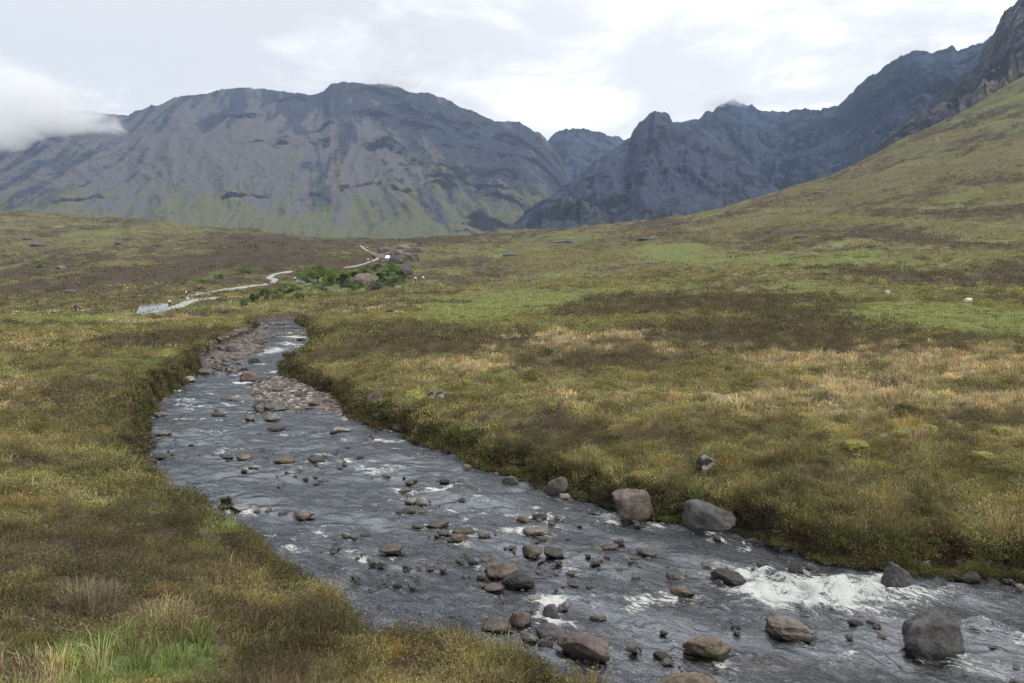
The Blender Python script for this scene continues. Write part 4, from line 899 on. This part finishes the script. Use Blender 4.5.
for i, (u, v, w, h, cn, lab) in enumerate([(316,284,24,19,'bright','largest bright green tree left of the gorge'), (330,286,18,16,'bright','bright green tree right of the largest one'), (306,284,16,10,'green','low green shrub left of the bright trees'),
     (341,289,14,14,'dark','dark shrub right of the bright green trees'), (353,291,16,12,'green','green shrub at the foot of the broad purplish crag'), (354,283,12,10,'dark','dark bush on the face of the broad crag'), (376,291,18,9,'grey','grey-green shrub below the crag'),
     (388,276,18,14,'bright','bright green tree left of the black cliff'), (381,283,12,9,'dark','dark shrub under the right bright tree'), (393,287,16,9,'green','rounded green shrub at the gorge mouth'), (366,275,14,8,'green','green bush on top of the broad crag'),
     (375,272,10,7,'dark','small dark bush below the path bend'), (264,302,14,13,'green','green shrub on the bank left of the river bend'), (252,302,10,9,'dark','dark shrub left of the green one at the river bend'), (276,300,14,8,'green','low shrub right of the green one at the river bend'),
     (298,300,12,7,'green','small shrub on the brown rise beyond the river bend'), (285,294,16,6,'dark','flat dark shrub below the winding path'), (243,306,12,6,'green','small low shrub on the knoll beside the bend'), (330,276,10,6,'dark','dark bush behind the bright trees'),
     (205,283,16,4,'green','low green bush on the slope above the path, left of a row'), (219,279,12,4,'green','low green bush on the slope above the path, in a row'), (245,273,14,4,'green','low green bush on the slope, right end of the row'), (37,268,9,5,'bright','green shrub in the left gully'),(296,291,14,6,'bright','light green bush trailing left below the bright trees, nearer of two'),(286,288,12,5,'bright','light green bush trailing left below the bright trees, farther of two'),(346,279,14,9,'bright','light green bush between the bright trees and the broad crag'),(322,291,16,7,'green','rounded green bush in front of the largest bright tree'),(403,281,12,7,'green','green bush right of the gorge mouth below the black cliff')]):
    x, D, z = hit(u, v, 60); k = i % 3; V, T, sh, cl = TM[k]
    r = bpy.data.objects.new('tree' if 'tree' in lab else 'shrub', None); C.objects.link(r); r.location = (x, D + w / F * D * .2, z - .1); tag(r, lab, 'tree' if 'tree' in lab else 'shrub', 'trees and shrubs about the gorge')
    if (k, cn) not in CROWN:
        cc = np.array(LEAFC[cn])[None] * sh[:, None]; o = mesh_np('crown', V, T, M_V, cc, smooth=False); CROWN[(k, cn)] = o
    else: o = CROWN[(k, cn)].copy(); C.objects.link(o)
    o.parent = r; t = bpy.data.objects.new('trunk', TRK[k]); C.objects.link(t); t.parent = r
    hm = h / F * D * 1.05; wm = w / F * D / 1.05; r.scale = (wm, wm, hm); r.rotation_euler = (0, 0, i * 1.3)

# ------------------------------------------------------------------ walkers
def skin(name, nodes, edges, rad, mat, sub=1):
    me = bpy.data.meshes.new(name + '_s'); me.from_pydata(nodes, edges, []); o = bpy.data.objects.new(name + '_s', me); C.objects.link(o)
    m = o.modifiers.new('s', 'SKIN'); m.use_smooth_shade = True
    for i, r in enumerate(rad): me.skin_vertices[0].data[i].radius = (r, r); me.skin_vertices[0].data[i].use_root = (i == 0)
    s = o.modifiers.new('d', 'SUBSURF'); s.levels = sub; s.render_levels = sub
    dg = bpy.context.evaluated_depsgraph_get(); e = o.evaluated_get(dg); n = bpy.data.meshes.new_from_object(e, depsgraph=dg); n.name = name
    bpy.data.objects.remove(o); n.materials.clear(); n.materials.append(mat); return n
def body_nodes(stride, arm):
    N = [(0,0,.95),(0,0,1.15),(0,0,1.38),(0,0,1.5),(0,.01,1.62),(0,.01,1.72)]; E = [(0,1),(1,2),(2,3),(3,4),(4,5)]; R = [.14,.13,.15,.055,.085,.07]
    for s in (-1, 1):
        k = len(N); st = stride * s
        N += [(.1*s,0,.88),(.1*s,st*.45,.5),(.1*s,st,.08),(.1*s,st-.14,.03)]; E += [(0,k),(k,k+1),(k+1,k+2),(k+2,k+3)]; R += [.095,.065,.045,.035]
        k = len(N); a = -arm * s
        N += [(.18*s,0,1.4),(.24*s,a*.4,1.14),(.24*s,a-.08,.92),(.24*s,a-.1,.82)]; E += [(2,k),(k,k+1),(k+1,k+2),(k+2,k+3)]; R += [.065,.048,.036,.035]
    return N, E, R
SKINM = m_plain('skin', (.45, .30, .23), .6, .05)
POSE = []
for st, ar in ((.22, .16), (.05, .04)):
    N, E, R = body_nodes(st, ar); Nb, Eb, Rb = N, E, R
    def sub_(idx, g, N=N, E=E, R=R):
        mp = {a: i for i, a in enumerate(idx)}; return [N[a] for a in idx], [(mp[a], mp[b]) for a, b in E if a in mp and b in mp], [R[a] + g for a in idx]
    POSE.append((skin('body', N, E, R, SKINM), sub_([2, 1, 3, 0, 10, 11, 12, 18, 19, 20], .022), sub_([0, 6, 7, 8, 14, 15, 16], .018)))
CL = {}
def cloth(c):
    if c not in CL: CL[c] = m_plain('cloth', c, .85, .1)
    return CL[c]
def hair_mesh(col):
    V, T = ICO[3]; V = V.copy(); m = V[:, 2] > -.1
    V = V * (.098, .108, .10); V[:, 2] += 1.70; V[:, 1] += .025; return V, T
PARTS = {}
WH, DK, BL_, RD, GR, GY = (.75,.75,.75), (.03,.03,.04), (.06,.10,.28), (.35,.05,.04), (.08,.14,.07), (.28,.28,.30)
PE = [(72,312,8,GY,DK,'walker in a pale grey jacket on the left plain, nearest the left edge',1), (75.5,312.5,8.5,DK,DK,'walker all in black beside the pale jacket on the left plain',0), (79.5,312,5.5,DK,GR,'short figure in dark clothes right of the two walkers on the plain',0),
      (96,312.5,7,DK,BL_,'lone walker in dark clothes left of the whitish block',1), (143.5,305,7,DK,DK,'left of two walkers in black passing behind the grey embankment',0), (148.5,305,7,BL_,DK,'right of two walkers behind the grey embankment, in navy',0),
      (169.5,306.5,7.5,WH,DK,'walker in white on the path right of the grey embankment',1), (186,297,7,WH,DK,'walker in white at the lower path corner, left one',0), (189,297.5,7,DK,GY,'walker in black at the lower path corner beside the one in white',1), (187.5,302.5,6,WH,GY,'walker in white and grey just below the path corner',0),
      (196,292,6.5,DK,DK,'walker in dark clothes where the long path begins',0), (199,291,6.5,GY,DK,'walker in a light grey top at the beginning of the long path',1), (209,298,5,WH,GR,'walker in white on the knoll between the two paths',0),
      (295,282,6,WH,DK,'walker in white at the small path patch by the trees',1), (367,250,5,WH,DK,'walker in white on the upper path left of the gorge',0), (368,262.5,5.5,WH,GY,'left walker in white on the middle steps of the upper path',1), (371.5,262.5,5.5,GY,DK,'right walker in grey on the middle steps of the upper path',0),
      (401,244.5,5,GY,DK,'walker in grey on the gorge skyline',0), (415.5,282,6,WH,DK,'left walker in white on the moor right of the gorge',1), (423,282,6.5,WH,GR,'right walker in white on the moor right of the gorge',0), (419,282,5,GR,DK,'walker in green between two in white right of the gorge',1)]
for i, (u, v, hp, top, leg, lab, ps) in enumerate(PE):
    x, D, z = hit(u, v, 90); r = bpy.data.objects.new('person', None); C.objects.link(r); tag(r, lab, 'person', 'walkers on the paths')
    body, jk, tr = POSE[ps]
    b = bpy.data.objects.new('body', body); C.objects.link(b); b.parent = r
    for nm, dat, col in (('jacket', jk, top), ('trousers', tr, leg)):
        key = (nm, ps, col)
        if key not in PARTS: PARTS[key] = skin(nm, *dat, cloth(col))
        o = bpy.data.objects.new(nm, PARTS[key]); C.objects.link(o); o.parent = r
    if 'hair' not in PARTS:
        V, T = hair_mesh(0); o = mesh_np('hair', V, T, cloth((.06, .04, .03))); PARTS['hair'] = o.data
    else: o = bpy.data.objects.new('hair', PARTS['hair']); C.objects.link(o)
    o.parent = r
    s = np.clip(hp / F * D / 1.78, .55, 1.25); r.scale = (s * 1.1, s * 1.1, s); r.location = (x, D, z); r.rotation_euler = (0, 0, random.uniform(0, 6.28))

# ------------------------------------------------------------------ sheep
WOOL = m_plain('fleece', (.62, .58, .50), .95, .2, 20)
for u, v, ang, lab in [(887.5, 297, 1.3, 'white sheep seen end-on in the dark heather above the pasture'), (968, 306, .25, 'white sheep side-on at the top edge of the green pasture')]:
    x, D, z = hit(u, v, 60); r = bpy.data.objects.new('sheep', None); C.objects.link(r); tag(r, lab, 'sheep')
    N = [(0,0,.62),(-.35,0,.62),(.32,0,.64),(.5,0,.78),(.66,0,.80),(-.46,0,.5)]; E = [(0,1),(0,2),(2,3),(3,4),(1,5)]; R = [.2,.19,.18,.09,.06,.03]
    for fx, fy in ((.3,.1),(.3,-.1),(-.32,.1),(-.32,-.1)):
        k = len(N); N += [(fx,fy,.42),(fx+.02,fy,.2),(fx,fy,.03)]; E += [(2 if fx > 0 else 1,k),(k,k+1),(k+1,k+2)]; R += [.06,.035,.03]
    b = bpy.data.objects.new('body', skin('body', N, E, R, m_plain('sheep_skin', (.5, .46, .40), .9))); C.objects.link(b); b.parent = r
    f = bpy.data.objects.new('fleece', skin('fleece', [(0,0,.64),(-.38,0,.63),(.34,0,.67),(.46,0,.76)], [(0,1),(0,2),(2,3)], [.27,.25,.24,.13], WOOL)); C.objects.link(f); f.parent = r
    r.location = (x, D, z); r.rotation_euler = (0, 0, ang)

# ------------------------------------------------------------------ grey stone embankment by the path
x, D, z = hit(147, 314, 60); x0 = (136 - U0) / F * D; x1 = (158.5 - U0) / F * D; hh = 9.5 / F * D; hl = 7 / F * D
r = bpy.data.objects.new('stone_embankment', None); C.objects.link(r); r.location = (x, D, z); tag(r, 'pale grey stone embankment beside the path on the left plain', 'embankment')
nx, nz = 60, 20; X = np.linspace(x0 - x, x1 - x, nx)[None, :] + np.zeros((nz, 1)); q = np.linspace(-.15, 1, nz)[:, None]; top = hl + (hh - hl) * np.linspace(0, 1, nx)[None, :]
Zf = q * top; Yf = 1.1 * q + .06 * fbm(X * 3, Zf * 3, .8, 3, 9) + 0 * X
X2 = np.concatenate([X, X[-1:], X[-1:], X[-1:]]); Y2 = np.concatenate([Yf, Yf[-1:] + 1.2, Yf[-1:] + 2.5, Yf[-1:] + 2.6]); Z2 = np.concatenate([Zf, Zf[-1:], Zf[-1:], Zf[-1:] * 0 - .3])
X2, Y2, Z2 = [np.concatenate([A[:, :1], A, A[:, -1:]], 1) for A in (X2, Y2, Z2)]; Z2[:, 0] = -.4; Z2[:, -1] = -.4
o = mesh_np('stone_facing', np.stack([X2, Y2, Z2], -1).reshape(-1, 3), grid_idx(*X2.shape), m_rock('grey_masonry', (.50, .51, .53), wet=False)); o.parent = r
bm = bmesh.new()
for k in range(10):
    a = -1 + 2 * (k + .5) / 10; m = bmesh.ops.create_cube(bm, size=1.0, matrix=Matrix.Translation((((x0 + x1) / 2 - x) + a * (x1 - x0) / 2, 1.25, hl + (hh - hl) * (a + 1) / 2 + .06)) @ Matrix.Diagonal(((x1 - x0) / 10.4, .5, .14 + .04 * (k % 3), 1)))
me = bpy.data.meshes.new('coping'); bm.to_mesh(me); bm.free(); me.materials.append(m_rock('coping_stone', (.55, .56, .58), wet=False)); o = bpy.data.objects.new('coping', me); C.objects.link(o); o.parent = r

# ------------------------------------------------------------------ the little waterfall in the gorge
x, D, z = hit(388, 258, 200)
n = 14; a = np.linspace(0, 1, 20)[:, None]; b = np.linspace(-.5, .5, n)[None, :]
X = b * 1.8 * (1 + .4 * a) ; Y = -a * 1.6 + .15 * fbm(b * 9 + 0 * a, a * 3 + 0 * b, .8, 3, 5); Zq = 1.3 - a ** 1.6 * 1.5 + 0 * b
o = mesh_np('waterfall', np.stack([X, Y, Zq], -1).reshape(-1, 3), grid_idx(*X.shape), m_plain('white_water', (.75, .77, .78), .6, .15, 6)); o.location = (x, D, z); tag(o, 'small white waterfall between dark rocks in the gorge', 'waterfall')

# ------------------------------------------------------------------ mist on the summits
def mist(u, v, D, ru, rv, dep, dens, seed, lab):
    bm = bmesh.new(); bmesh.ops.create_icosphere(bm, subdivisions=3, radius=1.0); me = bpy.data.meshes.new('mist'); bm.to_mesh(me); bm.free()
    m, nt, out = newmat('mist'); co = nd(nt, 'ShaderNodeTexCoord').outputs['Object']
    ln = nd(nt, 'ShaderNodeVectorMath', operation='LENGTH'); lk(nt, co, ln.inputs[0])
    mp = nd(nt, 'ShaderNodeMapping'); mp.inputs['Location'].default_value = (seed, seed, 0); mp.inputs['Scale'].default_value = (1.5, 1.0, 1.2); lk(nt, co, mp.inputs['Vector'])
    ns = noise(nt, mp.outputs[0], 1.6, 6, .62, .5)
    f = math_(nt, 'ADD', math_(nt, 'SUBTRACT', 1.0, ln.outputs['Value']), math_(nt, 'MULTIPLY', math_(nt, 'SUBTRACT', ns, .53), 2.6))
    d = mapr(nt, f, .0, .38, 0, dens, True)
    pv = nd(nt, 'ShaderNodeVolumePrincipled'); pv.inputs['Color'].default_value = (1, 1, 1, 1); pv.inputs['Anisotropy'].default_value = .0; lk(nt, d, pv.inputs['Density']); lk(nt, pv.outputs[0], out.inputs['Volume'])
    me.materials.append(m); o = bpy.data.objects.new('mist', me); C.objects.link(o)
    o.location = ((u - U0) / F * D, D, H - (v - HV) / F * D); o.scale = (ru / F * D, dep, rv / F * D); tag(o, lab, 'mist', kind='stuff')
mist(6, 122, 2250, 118, 60, 400, .010, 3, 'white cloud bank covering the left end of the ridge')
mist(392, 84, 2680, 36, 7, 160, .012, 11, 'thin wisp of cloud on the highest left summit')
mist(726, 104, 3050, 28, 8, 160, .010, 17, 'thin wisp of cloud on the jagged central summit')
mist(912, 53, 2480, 24, 6, 160, .008, 23, 'thin wisp of cloud on the dark right ridge')

# ------------------------------------------------------------------ air
bm = bmesh.new(); bmesh.ops.create_cube(bm, size=1.0, matrix=Matrix.Translation((0, 1750, 745)) @ Matrix.Diagonal((13000, 5600, 1510, 1)))
me = bpy.data.meshes.new('haze'); bm.to_mesh(me); bm.free(); m, nt, out = newmat('haze')
pv = nd(nt, 'ShaderNodeVolumePrincipled'); pv.inputs['Color'].default_value = (.52, .70, 1, 1); pv.inputs['Density'].default_value = HAZE; lk(nt, pv.outputs[0], out.inputs['Volume'])
me.materials.append(m); o = bpy.data.objects.new('haze', me); C.objects.link(o); tag(o, 'faint blue haze filling the valley', 'haze', kind='stuff')


# ------------------------------------------------------------------ camera, sky, sun, air
cam = bpy.data.cameras.new('camera'); cam.sensor_width = 36; cam.lens = F * 36 / 1024; cam.clip_start = .1; cam.clip_end = 20000; cam.shift_y = -(341.5 - HV) / 1024
co = bpy.data.objects.new('camera', cam); C.objects.link(co); co.location = (0, 0, H); co.rotation_euler = (math.pi / 2, 0, 0); SC.camera = co

SUN_EL, SUN_AZ = math.radians(50), math.radians(105)      # azimuth from +Y towards +X
sun = bpy.data.lights.new('sun', 'SUN'); sun.energy = 2.2; sun.angle = math.radians(14); sun.color = (1, .96, .90)
so = bpy.data.objects.new('sun', sun); C.objects.link(so); so.location = (0, 0, 50)
dv = Vector((math.sin(SUN_AZ) * math.cos(SUN_EL), math.cos(SUN_AZ) * math.cos(SUN_EL), math.sin(SUN_EL))); so.rotation_euler = dv.to_track_quat('Z', 'Y').to_euler()

wd = bpy.data.worlds.new('World'); SC.world = wd; wd.use_nodes = True; nt = wd.node_tree; nt.nodes.clear()
out = nd(nt, 'ShaderNodeOutputWorld')
sk = nd(nt, 'ShaderNodeTexSky', sky_type='NISHITA', sun_disc=False); sk.sun_elevation = SUN_EL; sk.sun_rotation = SUN_AZ
b1 = nd(nt, 'ShaderNodeBackground'); b1.inputs['Strength'].default_value = .10; lk(nt, sk.outputs[0], b1.inputs['Color'])
g = nd(nt, 'ShaderNodeTexCoord').outputs['Generated']; sp = nd(nt, 'ShaderNodeSeparateXYZ'); lk(nt, g, sp.inputs[0])
zz = math_(nt, 'ADD', math_(nt, 'MAXIMUM', sp.outputs['Z'], 0.0), .22)
cb = nd(nt, 'ShaderNodeCombineXYZ'); lk(nt, math_(nt, 'DIVIDE', sp.outputs['X'], zz), cb.inputs[0]); lk(nt, math_(nt, 'DIVIDE', sp.outputs['Y'], zz), cb.inputs[1])
mq = nd(nt, 'ShaderNodeMapping', vector_type='TEXTURE'); mq.inputs['Rotation'].default_value = (0, 0, math.radians(60)); mq.inputs['Scale'].default_value = (1.0, 1.25, 1); lk(nt, cb.outputs[0], mq.inputs['Vector'])
n1 = noise(nt, mq.outputs[0], 1.15, 7, .55, .3); n2 = noise(nt, mq.outputs[0], 3.6, 7, .6, .6)
cl = math_(nt, 'ADD', math_(nt, 'MULTIPLY', n1, .65), math_(nt, 'MULTIPLY', n2, .35))
# brighter towards the veiled sun, bluer to the west
az = mapr(nt, sp.outputs['X'], -.55, .15, 0, 1, True)
f = math_(nt, 'ADD', mapr(nt, cl, .42, .59, 0, 1, True), math_(nt, 'MULTIPLY', math_(nt, 'SUBTRACT', az, .6), .55))
colr = nd(nt, 'ShaderNodeValToRGB'); e = colr.color_ramp.elements; e[0].position = 0; e[0].color = (.60, .605, .61, 1); e[1].position = 1; e[1].color = (1.05, 1.03, 1.0, 1)
k = colr.color_ramp.elements.new(.45); k.color = (.75, .76, .765, 1)
lk(nt, f, colr.inputs[0])
b2 = nd(nt, 'ShaderNodeBackground'); b2.inputs['Strength'].default_value = 1.26; lk(nt, colr.outputs[0], b2.inputs['Color'])
mx = nd(nt, 'ShaderNodeMixShader'); lk(nt, mapr(nt, sp.outputs['Z'], -.02, .0, 0, .93), mx.inputs[0]); lk(nt, b1.outputs[0], mx.inputs[1]); lk(nt, b2.outputs[0], mx.inputs[2]); lk(nt, mx.outputs[0], out.inputs['Surface'])

SC.view_settings.view_transform = 'Standard'; SC.view_settings.look = 'None'; SC.view_settings.exposure = .32; SC.view_settings.gamma = 1
SC.cycles.max_bounces = 8; SC.cycles.diffuse_bounces = 2; SC.cycles.glossy_bounces = 2; SC.cycles.transparent_max_bounces = 6; SC.cycles.volume_bounces = 7; SC.cycles.transmission_bounces = 2
SC.cycles.use_denoising = True; SC.cycles.use_adaptive_sampling = True; SC.cycles.adaptive_threshold = .02
